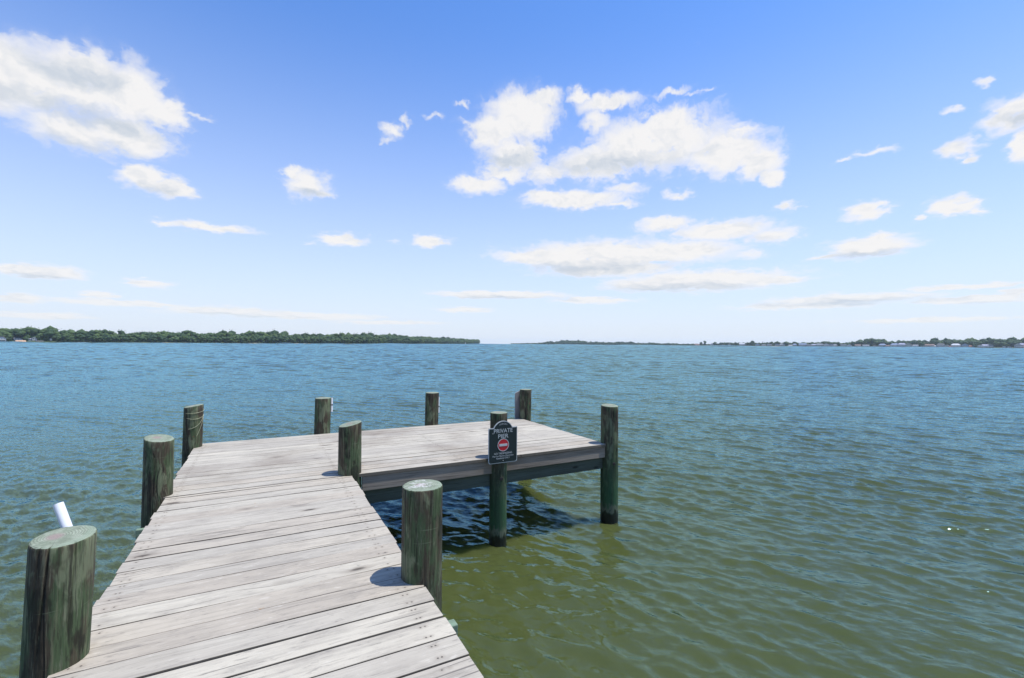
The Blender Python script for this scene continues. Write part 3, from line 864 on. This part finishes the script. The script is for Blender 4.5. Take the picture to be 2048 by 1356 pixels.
# pale fishing line wound round the back left pile
def line_mesh():
    mb = MB()
    def strand(pts, r=0.0019):
        P = [Vector(q) for q in pts]; n = 5; vs = []
        for i, q in enumerate(P):
            d = (P[min(i + 1, len(P) - 1)] - P[max(i - 1, 0)]).normalized()
            a = d.orthogonal().normalized(); bb = d.cross(a)
            vs += [q + (a * math.cos(2 * math.pi * k / n) + bb * math.sin(2 * math.pi * k / n)) * r for k in range(n)]
        fs = [(i * n + k, i * n + (k + 1) % n, (i + 1) * n + (k + 1) % n, (i + 1) * n + k) for i in range(len(P) - 1) for k in range(n)]
        mb.add(vs, fs)
    def on(th, z): return (0.012 * (z - 0) / 0.64 + 0.1365 * math.cos(th), 0.1365 * math.sin(th), z)
    for (a0, z0, a1, z1, sag) in ((-125, 0.47, -8, 0.49, 0.03), (-130, 0.54, 40, 0.60, 0.02), (-110, 0.30, -6, 0.50, 0.05), (-62, 0.18, -10, 0.46, 0.0), (-8, 0.49, 90, 0.52, 0)):
        strand([on(R(a0 + (a1 - a0) * t / 14), z0 + (z1 - z0) * t / 14 - sag * math.sin(math.pi * t / 14)) for t in range(15)])
    return mb
ln = line_mesh().build('fishing_line', simple('pale_cord', (0.55, 0.55, 0.36), 0.6, 0.1, 30))
ln.location = W(-0.985, 8.80, 1.30); ln.rotation_euler = (0, 0, TH)
tag(ln, 'loose pale cord wound around the back left corner pile', 'cord')

# ================================================================== FAR SHORES
def terrain(name, pts, depth, rise, material, z0=0.25, depth0=6.0):
    """low land behind a shoreline given as (column, depth)"""
    P = [far(a, b) for a, b in pts]
    V, F = [], []
    prof = [(-depth0, -0.6), (0.0, z0), (8.0, z0 + 0.9), (0.25 * depth, 1.5 + 0.25 * rise), (0.6 * depth, 1.5 + 0.75 * rise), (depth, 1.5 + rise), (depth * 1.6, -0.5)]
    for i, q in enumerate(P):
        d = q.normalized()
        for k, (dd, zz) in enumerate(prof):
            r = q + d * dd
            V.append((r.x, r.y, zz * (1 + 0.15 * math.sin(i * 1.7 + k))))
    k = len(prof)
    for i in range(len(P) - 1):
        for j in range(k - 1):
            F.append((i * k + j, (i + 1) * k + j, (i + 1) * k + j + 1, i * k + j + 1))
    mb = MB(); mb.add(V, F)
    o = mb.build(name, material, smooth=True)
    return tag(o, kind='structure')

def shore_mat():
    m, g, p = mat('shore_ground')
    pos = g.n('ShaderNodeNewGeometry').outputs['Position']
    z = g.xyz(pos)[2]
    n = g.noise(pos, 0.03, 5, 0.6)
    c = g.mix(g.ss(n, 0.4, 0.65), (0.055, 0.085, 0.028), (0.10, 0.115, 0.05))
    sand = g.math('MULTIPLY', g.ss(z, 1.3, 0.6), g.ss(n, 0.40, 0.6))
    c = g.mix(sand, c, (0.36, 0.31, 0.24))
    g.set(p.inputs['Base Color'], c); p.inputs['Roughness'].default_value = 0.95
    return m
M_SHORE = shore_mat()

def leaf_mat():
    m, g, p = mat('foliage')
    tone = g.attr('tone')
    oc = g.n('ShaderNodeNewGeometry').outputs['Position']
    n = g.noise(oc, 0.22, 4, 0.6)
    c = g.mix(g.ss(tone, 0.0, 1.0), (0.024, 0.052, 0.020), (0.085, 0.130, 0.036))
    c = g.mix(g.math('MULTIPLY', g.ss(n, 0.4, 0.7), 0.5), c, (0.055, 0.100, 0.034))
    g.set(p.inputs['Base Color'], c); p.inputs['Roughness'].default_value = 0.7
    p.inputs['Specular IOR Level'].default_value = 0.2
    return m
M_LEAF = leaf_mat()
M_BARK = simple('bark', (0.075, 0.06, 0.045), 0.9, 0.2, 1.0)

def ico():
    bm = bmesh.new(); bmesh.ops.create_icosphere(bm, subdivisions=1, radius=1.0)
    v = np.array([q.co[:] for q in bm.verts]); f = np.array([[q.index for q in t.verts] for t in bm.faces]); bm.free()
    return v, f
IV, IF = ico()

def crown(seed, kind='round', lumps=12, leaves=170):
    """unit crown (height 1, from z=0.08 to 1): lumps + leaf clumps, as triangle arrays"""
    r = np.random.default_rng(seed)
    V, F, T = [], [], []
    def put(v, f, t):
        b = sum(len(q) for q in V); V.append(v); F.append(f + b); T.append(np.full(len(v), t))
    for i in range(lumps):
        t = r.random()
        z = 0.22 + 0.62 * t
        if kind == 'conifer': w = 0.26 * (1.02 - t)
        elif kind == 'wide': w = 0.52 * math.sin(math.pi * (0.12 + 0.8 * (1 - t))) ** 0.7
        else: w = 0.36 * math.sin(math.pi * (0.10 + 0.82 * (1 - t * 0.95))) ** 0.6
        a = r.random() * 6.28; rr = w * math.sqrt(r.random()) * 0.85
        s = (0.15 if kind == 'conifer' else 0.20) * r.uniform(0.75, 1.25) * (1 if kind != 'conifer' else (1.25 - t))
        c = np.array([rr * math.cos(a), rr * math.sin(a), z])
        v = IV * (1 + r.normal(0, 0.16, (len(IV), 1))) * s * np.array([1.05, 1.05, 0.85]) + c
        put(v, IF, min(1, max(0, 0.35 + 0.3 * (t - 0.5) + r.normal(0, 0.16))))
    for i in range(leaves):
        k = r.integers(lumps); base = V[k]; c0 = base.mean(0)
        d = r.normal(0, 1, 3); d /= np.linalg.norm(d)
        c = c0 + d * np.linalg.norm(base[0] - c0) * r.uniform(0.9, 1.35)
        if c[2] < 0.08: continue
        s = r.uniform(0.025, 0.055)
        e1 = r.normal(0, 1, 3); e1 /= np.linalg.norm(e1); e2 = np.cross(e1, r.normal(0, 1, 3)); e2 /= np.linalg.norm(e2) + 1e-9
        v = np.array([c - e1 * s, c + e2 * s * 0.7, c + e1 * s, c - e2 * s * 0.7])
        put(v, np.array([[0, 1, 2], [0, 2, 3]]), min(1, max(0, r.normal(0.5, 0.22))))
    return np.concatenate(V), np.concatenate(F), np.concatenate(T)
CROWNS = [crown(31 + i, 'round') for i in range(4)] + [crown(41 + i, 'wide') for i in range(3)] + [crown(51, 'conifer', 16)]

def raw_mesh(name, V, F, T, material):
    me = bpy.data.meshes.new(name)
    V = np.asarray(V, np.float32); F = np.asarray(F, np.int32)
    me.vertices.add(len(V)); me.vertices.foreach_set('co', V.ravel())
    me.loops.add(F.size); me.loops.foreach_set('vertex_index', F.ravel())
    me.polygons.add(len(F)); me.polygons.foreach_set('loop_start', np.arange(0, F.size, 3, dtype=np.int32))
    me.update(calc_edges=True)
    at = me.attributes.new('tone', 'FLOAT', 'POINT'); at.data.foreach_set('value', np.asarray(T, np.float32))
    me.materials.append(material)
    return me

def wood(name, shore, profile, rows, spacing, label, seed, base=1.0, low=0.55, skip=(), grow=1.12):
    """a belt of trees behind a shoreline; profile = skyline height in photograph rows above the waterline"""
    r = np.random.default_rng(seed)
    V, F, T = [], [], []; nb = 0
    xs = np.array([a for a, b in shore], float); zs = np.array([b for a, b in shore], float)
    px_ = np.array([a for a, b in profile], float); pv = np.array([b for a, b in profile], float)
    pts = np.array([far(a, b)[:2] for a, b in zip(np.linspace(xs[0], xs[-1], 600), np.interp(np.linspace(xs[0], xs[-1], 600), xs, zs))])
    cols = np.linspace(xs[0], xs[-1], 600)
    L = np.concatenate([[0], np.cumsum(np.linalg.norm(np.diff(pts, axis=0), axis=1))])
    for k in range(rows):
        s = r.uniform(0, spacing)
        while s < L[-1]:
            x = np.interp(s, L, pts[:, 0]); y = np.interp(s, L, pts[:, 1]); c = np.interp(s, L, cols)
            Z = np.interp(c, xs, zs)
            back = 6 + k * 11 + r.uniform(-4, 5)
            d = np.array([x, y]) / math.hypot(x, y)
            full = np.interp(c, px_, pv) * grow * (Z + back) / FPX
            frac = low + (1 - low) * (k / max(1, rows - 1))
            h = full * frac * r.uniform(0.80, 1.06) if k < rows - 1 else full * (0.80 + 0.28 * r.beta(1.5, 2.0))
            skipit = any(a < c < b and k < kk for a, b, kk in skip)
            if not skipit and h > 1.0:
                cv, cf, ct = CROWNS[r.integers(0, 7)]
                g0 = base * (0.3 if k == 0 else 1.0)
                wdt = max(min(h, 24) * r.uniform(0.85, 1.45), spacing * 1.05)
                a = r.random() * 6.28; ca, sa = math.cos(a), math.sin(a)
                vx = (cv[:, 0] * ca - cv[:, 1] * sa) * wdt; vy = (cv[:, 0] * sa + cv[:, 1] * ca) * wdt
                vz = cv[:, 2] * h + g0 * 0.0 - 0.02 * h
                V.append(np.stack([vx + x + d[0] * back, vy + y + d[1] * back, vz + 0.3], 1))
                F.append(cf + nb); nb += len(cv)
                T.append(np.clip(ct * 0.8 + r.normal(0.03, 0.22), 0, 1))
            s += spacing * r.uniform(0.7, 1.3) * (0.8 if k == 0 else 1.0)
    me = raw_mesh(name, np.concatenate(V), np.concatenate(F), np.concatenate(T), M_LEAF)
    o = bpy.data.objects.new(name, me); C.objects.link(o)
    return tag(o, label, 'wood', kind='stuff')

LEFT = [(-1500, 420), (-700, 540), (-260, 640), (0, 720), (200, 780), (450, 890), (650, 1020), (760, 1120), (830, 1400), (900, 1750), (957, 2100)]
LEFTP = [(-1500, 42), (-700, 34), (-260, 29), (0, 27), (95, 27), (110, 25.5), (170, 24), (188, 26), (215, 23), (260, 21), (290, 22), (320, 24), (360, 21), (400, 22), (450, 22.5), (500, 22), (550, 23), (580, 20), (640, 20), (655, 19),
         (700, 19.5), (735, 20.5), (765, 18), (775, 19), (800, 16), (830, 15), (850, 14.5), (870, 13), (890, 12.5), (920, 11), (935, 9.5), (957, 9)]
terrain('left_shore', LEFT, 70, 3, M_SHORE)
wood('left_wood', LEFT, LEFTP, 4, 9.5, 'long dense dark green wood along the left shore', 5,
     skip=((-5, 8, 2), (26, 72, 2), (74, 82, 1), (86, 108, 1)))
POINT = [(1022, 2900), (1100, 2750), (1200, 2650), (1300, 2450), (1400, 2150)]
POINTP = [(1022, 1.6), (1050, 2.2), (1085, 3.2), (1093, 5), (1115, 5.2), (1120, 6), (1130, 7), (1155, 7), (1180, 5.2), (1200, 4.8), (1228, 4.5), (1235, 5.5), (1258, 5.3), (1275, 4), (1290, 3.8), (1305, 4.6), (1325, 3.4), (1340, 4.2), (1360, 3.2), (1400, 3.0)]
terrain('far_point', POINT, 120, 1.0, M_SHORE)
wood('far_point_wood', POINT, POINTP, 3, 12.0, 'low hazy wood on the far point near the centre of the horizon', 6, grow=1.4)
RIGHT = [(1390, 2150), (1500, 1850), (1600, 1650), (1700, 1500), (1800, 1400), (1900, 1320), (2048, 1240), (2300, 1120), (2900, 950)]
RIGHTP = [(1390, 2.5), (1420, 3), (1450, 5.2), (1500, 5.5), (1560, 6), (1600, 6.5), (1640, 7), (1655, 9), (1665, 8), (1680, 6), (1705, 8), (1720, 11), (1735, 13), (1765, 13.2), (1775, 10.5), (1795, 10.2), (1805, 11.5), (1820, 10), (1828, 12), (1850, 11), (1860, 10.5), (1870, 13),
          (1900, 13), (1925, 14.5), (1950, 15.5), (1975, 15), (1990, 14), (2005, 14), (2015, 16.5), (2030, 15.5), (2048, 17), (2300, 20), (2900, 24)]
terrain('right_shore', RIGHT, 110, 2, M_SHORE)
wood('right_wood', [(a, b + 42) for a, b in RIGHT], RIGHTP, 3, 10.0, 'green wood on the low hill behind the right shore houses', 8, low=0.8, grow=1.42)

# ---- single trees
TREE_MESH = {}
def tree(px, Z, h_px, kind, label, wide=1.0):
    h = 1.1 * h_px * Z / FPX
    root = empty('shore_tree', far(px, Z) + Vector((0, 0, 0.9)), random.uniform(0, 6.28))
    key = kind
    if key not in TREE_MESH:
        cv, cf, ct = CROWNS[kind]
        mb = MB(); n = 7
        ringz = [(0.0, 0.030), (0.15, 0.022), (0.45, 0.014), (0.75, 0.005)]
        vs = [(rr * math.cos(2 * math.pi * i / n), rr * math.sin(2 * math.pi * i / n), zz) for zz, rr in ringz for i in range(n)]
        fs = [(k * n + i, k * n + (i + 1) % n, (k + 1) * n + (i + 1) % n, (k + 1) * n + i) for k in range(3) for i in range(n)]
        mb.add(vs, fs)
        for q in range(5):      # limbs
            a = q * 1.256 + kind; z0 = 0.2 + 0.07 * q
            d = Vector((math.cos(a) * 0.22, math.sin(a) * 0.22, 0.16)); p0 = Vector((0, 0, z0)); s = d.orthogonal().normalized() * 0.008; t = d.cross(s).normalized() * 0.008
            mb.add([p0 + s, p0 + t, p0 - s, p0 - t, p0 + d], [(0, 1, 4), (1, 2, 4), (2, 3, 4), (3, 0, 4)])
        tr = mb.build('trunk', M_BARK); tm = tr.data; bpy.data.objects.remove(tr)
        TREE_MESH[key] = (raw_mesh('crown', cv, cf, ct, M_LEAF), tm)
    cm, tm = TREE_MESH[key]
    for nm, me in (('crown', cm), ('trunk', tm)):
        o = bpy.data.objects.new(nm, me); C.objects.link(o); o.parent = root
    root.scale = (h * wide, h * wide, h)
    tag(root, label, 'tree', 'single trees along the right shore')
    return root
def zr(px, add=0.0):
    return float(np.interp(px, [a for a, b in RIGHT], [b for a, b in RIGHT])) + add
TREES = [
 (1402, 6.5, 0, 'small round tree, leftmost of the single trees on the right shore'),
 (1409.5, 8.5, 1, 'tall narrow round tree beside the leftmost single tree of the right shore'),
 (1430, 7.5, 2, 'squarish dark tree just right of the first white shore house'),
 (1444, 6.0, 4, 'low wide tree between the flat white shed and the squarish dark tree'),
 (1456, 6.8, 5, 'low wide dark tree over the small white shed'),
 (1471, 7.0, 6, 'broad dark tree left of the long pale-roofed house'),
 (1495, 6.5, 4, 'low spreading tree right of the long pale-roofed house'),
 (1504.5, 9.4, 1, 'tallest peaked green tree along the thin left part of the right shore'),
 (1525.5, 9.0, 7, 'pale pointed conifer on the right shore'),
 (1542, 8.2, 0, 'round dark tree right of the pointed conifer'),
 (1554, 8.8, 4, 'broad dark tree, second right of the pointed conifer'),
 (1572, 9.5, 2, 'tall pale green tree beside the cream house'),
 (1600, 6.8, 6, 'low flat-topped tree behind the blue-roofed house'),
 (1646, 9.6, 3, 'dark tree at the left end of the tree clump behind the big white roof'),
 (1658, 9.8, 5, 'broad dark tree in the clump above the big white roof'),
 (1676, 8.6, 0, 'lone round tree right of the clump above the big white roof'),
 (1697, 6.2, 2, 'small dark tree beside the pale cottage'),
 (1704, 10.0, 3, 'ragged split-topped tree left of the green hill'),
 (1845, 12.6, 7, 'thin dark conifer standing above the wood on the right'),
 (1950, 9.0, 6, 'bright yellow-green broad tree in front of the wood on the far right'),
 (2012, 8.0, 4, 'low broad tree over the white boathouse near the right edge'),
]
for px, h, k, lab in TREES:
    tree(px, zr(px, 26 if px < 1840 else 14), h, k, lab, 1.15 if k in (4, 5, 6) else 1.0)

# ---- houses
WALLS = {'white': (0.58, 0.58, 0.58), 'cream': (0.44, 0.41, 0.34), 'pale grey': (0.33, 0.345, 0.36), 'pale blue': (0.30, 0.36, 0.43), 'tan': (0.46, 0.37, 0.28),
         'brown': (0.23, 0.16, 0.12), 'teal': (0.20, 0.36, 0.36), 'pink': (0.58, 0.42, 0.38), 'dark grey': (0.16, 0.17, 0.19)}
ROOFS = {'grey': (0.22, 0.23, 0.25), 'blue': (0.20, 0.25, 0.36), 'dark': (0.075, 0.08, 0.09), 'white': (0.52, 0.53, 0.55), 'brown': (0.20, 0.135, 0.11), 'lavender': (0.33, 0.34, 0.43), 'red': (0.30, 0.13, 0.10)}
MW = {k: simple('wall_' + k.replace(' ', '_'), c, 0.8, 0.06, 0.6) for k, c in WALLS.items()}
MR = {k: simple('roof_' + k, c, 0.8, 0.15, 1.2) for k, c in ROOFS.items()}
M_GLASS = simple('window_glass', (0.03, 0.04, 0.055), 0.12, 0.2, 2.0)
M_TRIM = simple('white_trim', (0.75, 0.75, 0.74), 0.6, 0.04, 2.0)
def house(px, Z, w_px, h_px, wall, roof, label, style='eaves', z0=1.2, group='houses along the right shore', storeys=None):
    s = Z / FPX
    w, h = 1.08 * w_px * s, 1.15 * h_px * s
    dpt = max(7.0, min(12.0, w * 0.8))
    q = far(px, Z)
    root = empty('shore_house', q + Vector((0, 0, z0)), -math.atan2(q.x, q.y) + random.uniform(-0.12, 0.12))
    st = storeys or (2 if h > 6.5 else 1)
    hw = h * (0.62 if style != 'flat' else 0.9)
    mb = MB(); mb.box(-w / 2, w / 2, 0, dpt, -1.2, hw)
    if style == 'gable':
        mb.add([(-w / 2, 0, hw), (w / 2, 0, hw), (0, 0, h - 0.15), (-w / 2, dpt, hw), (w / 2, dpt, hw), (0, dpt, h - 0.15)], [(0, 1, 2), (5, 4, 3)])
    mb.build('wall', MW[wall], root)
    mr = MB(); ov = 0.5
    if style == 'gable':      # gable end to the water
        t = 0.28
        for sx in (-1, 1):
            a, b2 = Vector((sx * (w / 2 + ov), 0, hw - ov * (h - hw) / (w / 2))), Vector((0, 0, h))
            P = [Vector((p.x, y, p.z + dz)) for dz in (0, t) for y in (-ov, dpt + ov) for p in (a, b2)]
            mr.add(P, [(0, 1, 3, 2), (4, 6, 7, 5), (0, 4, 5, 1), (2, 3, 7, 6), (0, 2, 6, 4), (1, 5, 7, 3)])
    elif style == 'hip':
        hr = max(0.5, w / 2 - dpt * 0.35)
        P = [(-w / 2 - ov, -ov, hw), (w / 2 + ov, -ov, hw), (w / 2 + ov, dpt + ov, hw), (-w / 2 - ov, dpt + ov, hw), (-hr, dpt / 2, h), (hr, dpt / 2, h)]
        mr.add(P, [(3, 2, 1, 0), (0, 1, 5, 4), (1, 2, 5), (2, 3, 4, 5), (3, 0, 4)])
    elif style == 'flat':
        mr.box(-w / 2 - ov, w / 2 + ov, -ov, dpt + ov, hw, h)
    else:
        P = [(sx * (w / 2 + ov), y, z) for sx in (-1, 1) for (y, z) in ((-ov, hw), (dpt / 2, h), (dpt + ov, hw))]
        mr.add(P, [(0, 3, 4, 1), (1, 4, 5, 2), (0, 1, 2), (5, 4, 3), (0, 2, 5, 3)])
    rf = mr.build('roof', MR[roof], root)
    if w > 9 and style != 'flat':
        mb = MB(); mb.box(w * 0.22, w * 0.22 + 0.9, dpt * 0.55, dpt * 0.55 + 0.9, hw, h + 0.7); mb.build('chimney', MW['brown'], rf)
    n = max(2, int(w / 2.8))
    for f in range(st):
        zc = hw * (f + 0.5) / st + 0.1
        for i in range(n):
            xc = -w / 2 + w * (i + 0.5) / n
            ww, hh = min(1.5, w / n * 0.62), min(1.5, hw / st * 0.52)
            mb = MB(); mb.box(xc - ww / 2 - 0.12, xc + ww / 2 + 0.12, -0.10, -0.002, zc - hh / 2 - 0.12, zc + hh / 2 + 0.12)
            wn = mb.build('window', M_TRIM, root)
            mb = MB(); mb.box(xc - ww / 2, xc + ww / 2, -0.14, -0.102, zc - hh / 2, zc + hh / 2); mb.build('pane', M_GLASS, wn)
    if w > 8 and st == 2:     # a deck on posts towards the water
        mb = MB(); mb.box(-w * 0.4, w * 0.4, -2.4, -0.15, hw * 0.44, hw * 0.44 + 0.2)
        for xx in (-0.38, 0, 0.38): mb.box(w * xx - 0.1, w * xx + 0.1, -2.3, -2.1, -1.2, hw * 0.44 - 0.01)
        mb.box(-w * 0.4, w * 0.4, -2.39, -2.31, hw * 0.44 + 0.21, hw * 0.44 + 1.1)
        mb.build('balcony', M_TRIM, root)
    tag(root, label, 'house', group)
    return root
HOUSES = [
 (1395, 10, 2.6, 'tan', 'red', 'eaves', 'low tan house with red roof, leftmost on the right shore'),
 (1424, 5, 4.0, 'white', 'grey', 'gable', 'first bright white gabled house on the right shore'),
 (1447, 5, 1.6, 'white', 'white', 'flat', 'flat little white shed at the water on the thin left part of the shore'),
 (1458.5, 5, 3.8, 'cream', 'grey', 'gable', 'small cream gabled house right of the flat little white shed'),
 (1486, 13, 4.6, 'pale grey', 'white', 'eaves', 'long house with a bright pale roof on the right shore'),
 (1515, 7, 4.4, 'pale blue', 'grey', 'gable', 'pale blue gabled house between the tall peaked tree and the conifer'),
 (1528, 7, 2.4, 'white', 'grey', 'eaves', 'low white cottage at the foot of the pointed conifer'),
 (1539, 8, 3.4, 'pale grey', 'dark', 'eaves', 'low grey dark-roofed house under the round dark tree'),
 (1554.5, 8, 4.0, 'pale grey', 'lavender', 'gable', 'grey lavender-roofed gabled house under the broad dark tree'),
 (1564.5, 9, 4.6, 'cream', 'grey', 'hip', 'cream hip-roofed house left of the tall pale green tree'),
 (1581, 6, 2.2, 'white', 'white', 'eaves', 'very low white building right of the tall pale green tree'),
 (1589.5, 7, 4.4, 'pale blue', 'blue', 'hip', 'pale blue hip-roofed house left of the large blue-roofed house'),
 (1605, 12, 5.2, 'pale blue', 'blue', 'eaves', 'wide two-storey house with blue roof on the right shore'),
 (1618, 9, 3.6, 'dark grey', 'dark', 'eaves', 'dark low house right of the wide blue-roofed house'),
 (1628, 9, 4.2, 'pale grey', 'lavender', 'hip', 'grey hip-roofed house with lavender roof right of the dark low house'),
 (1640, 10, 5.0, 'teal', 'grey', 'eaves', 'teal house left of the big white roof'),
 (1652.5, 9, 5.4, 'white', 'white', 'gable', 'bright house with big white gabled roof below the tree clump'),
 (1663.5, 8, 4.6, 'pale grey', 'lavender', 'gable', 'grey gabled house right of the big white roof'),
 (1670.5, 7, 4.0, 'white', 'grey', 'hip', 'white hip-roofed house below the lone round tree'),
 (1687, 9, 4.2, 'teal', 'dark', 'eaves', 'teal dark-roofed house right of the lone round tree'),
 (1698.5, 8, 4.0, 'white', 'grey', 'gable', 'white gabled house left of the ragged split-topped tree'),
 (1716, 9, 4.0, 'tan', 'brown', 'eaves', 'tan brown-roofed house at the left foot of the green hill'),
 (1732, 10, 3.6, 'dark grey', 'grey', 'eaves', 'low dark house in the middle foot of the green hill'),
 (1749, 6, 3.2, 'cream', 'red', 'gable', 'small cream gabled house with red roof under the green hill'),
 (1757.5, 5, 2.6, 'white', 'white', 'gable', 'tiny white gabled boathouse under the right end of the green hill'),
 (1765, 11, 5.6, 'pale grey', 'blue', 'hip', 'grey hip-roofed two-storey house with wide blue-grey roof'),
 (1777, 8, 3.4, 'pink', 'brown', 'eaves', 'low pinkish house between the two blue-grey roofed houses'),
 (1789.5, 12, 6.4, 'white', 'blue', 'hip', 'white two-storey house with hipped blue-grey roof'),
 (1803.5, 12, 7.2, 'pale blue', 'lavender', 'hip', 'tall pale blue house with lavender hipped roof'),
 (1818, 10, 6.8, 'cream', 'grey', 'gable', 'tall cream gabled house right of the lavender roof'),
 (1830.5, 8, 4.4, 'white', 'grey', 'eaves', 'white low house left of the thin dark conifer'),
 (1847, 9, 5.4, 'brown', 'lavender', 'gable', 'brown gabled house below the thin dark conifer'),
 (1859.5, 13, 5.6, 'brown', 'brown', 'eaves', 'wide brown house with brown roof'),
 (1870, 8, 3.4, 'white', 'white', 'eaves', 'low white flat-looking house left of the dark peaked house'),
 (1881.5, 12, 7.0, 'pale grey', 'dark', 'hip', 'grey house with a peaked dark hipped roof'),
 (1893, 6, 4.6, 'cream', 'grey', 'gable', 'narrow cream house right of the peaked dark roof'),
 (1899.5, 6, 2.6, 'white', 'red', 'eaves', 'tiny low white house with red roof left of the big white house'),
 (1912, 13, 6.8, 'white', 'white', 'hip', 'big bright white two-storey house on the right shore'),
 (1930, 10, 7.2, 'pale blue', 'grey', 'gable', 'tall pale blue gabled house right of the big white house'),
 (1939.5, 10, 3.6, 'tan', 'red', 'eaves', 'low wide house with reddish roof before the bright green tree'),
 (1948, 7, 2.8, 'white', 'brown', 'eaves', 'low white house with brown roof before the bright green tree'),
 (1961, 11, 5.0, 'white', 'white', 'gable', 'white house with broad white gable right of the bright green tree'),
 (1971, 9, 5.8, 'pale grey', 'lavender', 'eaves', 'grey two-storey house with lavender roof near the right edge'),
 (1981, 8, 7.0, 'dark grey', 'blue', 'gable', 'tall dark gabled house with blue roof near the right edge'),
 (2008, 5, 3.0, 'white', 'grey', 'gable', 'little white gabled house alone under the wood near the right edge'),
 (2018.5, 7, 2.2, 'white', 'white', 'gable', 'squat white boathouse at the water near the right edge'),
 (2037, 9, 7.6, 'pale grey', 'grey', 'gable', 'tall pale grey gabled house next to the right edge'),
 (2047, 9, 8.4, 'pink', 'lavender', 'eaves', 'pinkish house cut by the right edge of the photo'),
]
for px, w, h, wl, rf, st, lab in HOUSES:
    house(px, zr(px, 12), w, h, wl, rf, lab, st)
LG = 'houses on the left shore'
house(3, 716, 12, 7.5, 'pale blue', 'grey', 'pale blue-grey house cut by the left edge of the photo', 'gable', 2.0, LG)
house(37, 742, 12, 3.2, 'white', 'grey', 'long low white house above the sandy bank', 'eaves', 4.2, LG)
house(50, 748, 9, 3.4, 'pale grey', 'lavender', 'grey house with lavender roof right of the long low white house', 'eaves', 4.0, LG)
house(61, 750, 7, 3.0, 'pale blue', 'lavender', 'small blue-grey house between the lavender roof and the white gabled house', 'eaves', 3.6, LG)
house(69.5, 752, 6, 4.4, 'white', 'white', 'small white gabled house on the left shore slope', 'gable', 4.2, LG)
house(80, 748, 9, 2.0, 'tan', 'grey', 'low tan boathouse at the water on the left shore', 'eaves', 0.8, LG)
house(92.5, 764, 3, 2.4, 'white', 'white', 'little white gabled house high in the left wood', 'gable', 6.4, LG)
house(102, 756, 2.6, 2.4, 'white', 'grey', 'small white hut, rightmost of the left shore houses', 'gable', 4.4, LG)
# sandy cutting below the white house
mb = MB()
V = []; cols = np.linspace(29, 53, 14)
for i, c in enumerate(cols):
    for (dz, zz) in ((0, 0.2), (3, 1.2), (10, 3.0 + 0.6 * math.sin(i)), (14, 3.6)):
        q = far(c, 712 + dz + 2 * math.sin(i * 2.1)); V.append((q.x, q.y, zz * (0.9 if 0 < i < 13 else 0.3)))
mb.add(V, [(i * 4 + j, (i + 1) * 4 + j, (i + 1) * 4 + j + 1, i * 4 + j + 1) for i in range(13) for j in range(3)])
tag(mb.build('sandy_bank', simple('bank_sand', (0.52, 0.34, 0.21), 0.95, 0.25, 0.3), smooth=True), kind='structure')

# ---- sailing boat off the left point
def sailboat():
    q = far(931.5, 1720)
    root = empty('sailing_boat', q, R(35)); s = 1.0
    mb = MB(); n = 9
    V = []
    for i in range(n):
        t = i / (n - 1); x = -3.6 + 7.2 * t; hw = 1.15 * math.sin(math.pi * min(1, 0.22 + 0.78 * t)) ** 0.8 if t < 1 else 0.02
        V += [(x, -hw, 0.85), (x, -hw * 0.6, -0.2), (x, hw * 0.6, -0.2), (x, hw, 0.85)]
    F = [(i * 4 + j, (i + 1) * 4 + j, (i + 1) * 4 + (j + 1) % 4, i * 4 + (j + 1) % 4) for i in range(n - 1) for j in range(4)]
    mb.add(V, F + [(0, 1, 2, 3)]); mb.build('hull', M_TRIM, root)
    mb = MB(); tube(mb, (0.5, 0, 0.8), (0.5, 0, 9.6), 0.09, 0.03, 10); mb.build('mast', M_BOLT, root)
    mb = MB()
    G = [[(0.4 - 3.6 * a * (1 - b), 0.35 * math.sin(math.pi * a) * (1 - b) + 0.02, 1.7 + 7.6 * b) for a in np.linspace(0, 1, 6)] for b in np.linspace(0, 1, 8)]
    V = [p for row in G for p in row] + [(p[0], p[1] + 0.03, p[2]) for row in G for p in row]
    F = [(i * 6 + j, i * 6 + j + 1, (i + 1) * 6 + j + 1, (i + 1) * 6 + j) for i in range(7) for j in range(5)]
    mb.add(V, F + [tuple(48 + k for k in reversed(f)) for f in F]); mb.build('sail', M_TRIM, root)
    tag(root, 'tiny white sailing boat off the tip of the left wood', 'boat')
sailboat()

# ================================================================== AIR
def haze_box():
    m = bpy.data.materials.new('summer_haze'); m.use_nodes = True
    g = NG(m.node_tree)
    out = g.n('ShaderNodeOutputMaterial'); v = g.n('ShaderNodeVolumePrincipled')
    v.inputs['Color'].default_value = (0.80, 0.90, 1.0, 1); v.inputs['Density'].default_value = HAZE
    v.inputs['Anisotropy'].default_value = 0.2
    g.t.links.new(v.outputs[0], out.inputs['Volume'])
    mb = MB(); mb.box(-7100, 7100, -7100, 7100, -4.0, 60.0)
    tag(mb.build('haze', m), kind='stuff', label='pale summer haze over the bay', cat='haze')
HAZE = 0.65e-4
haze_box()
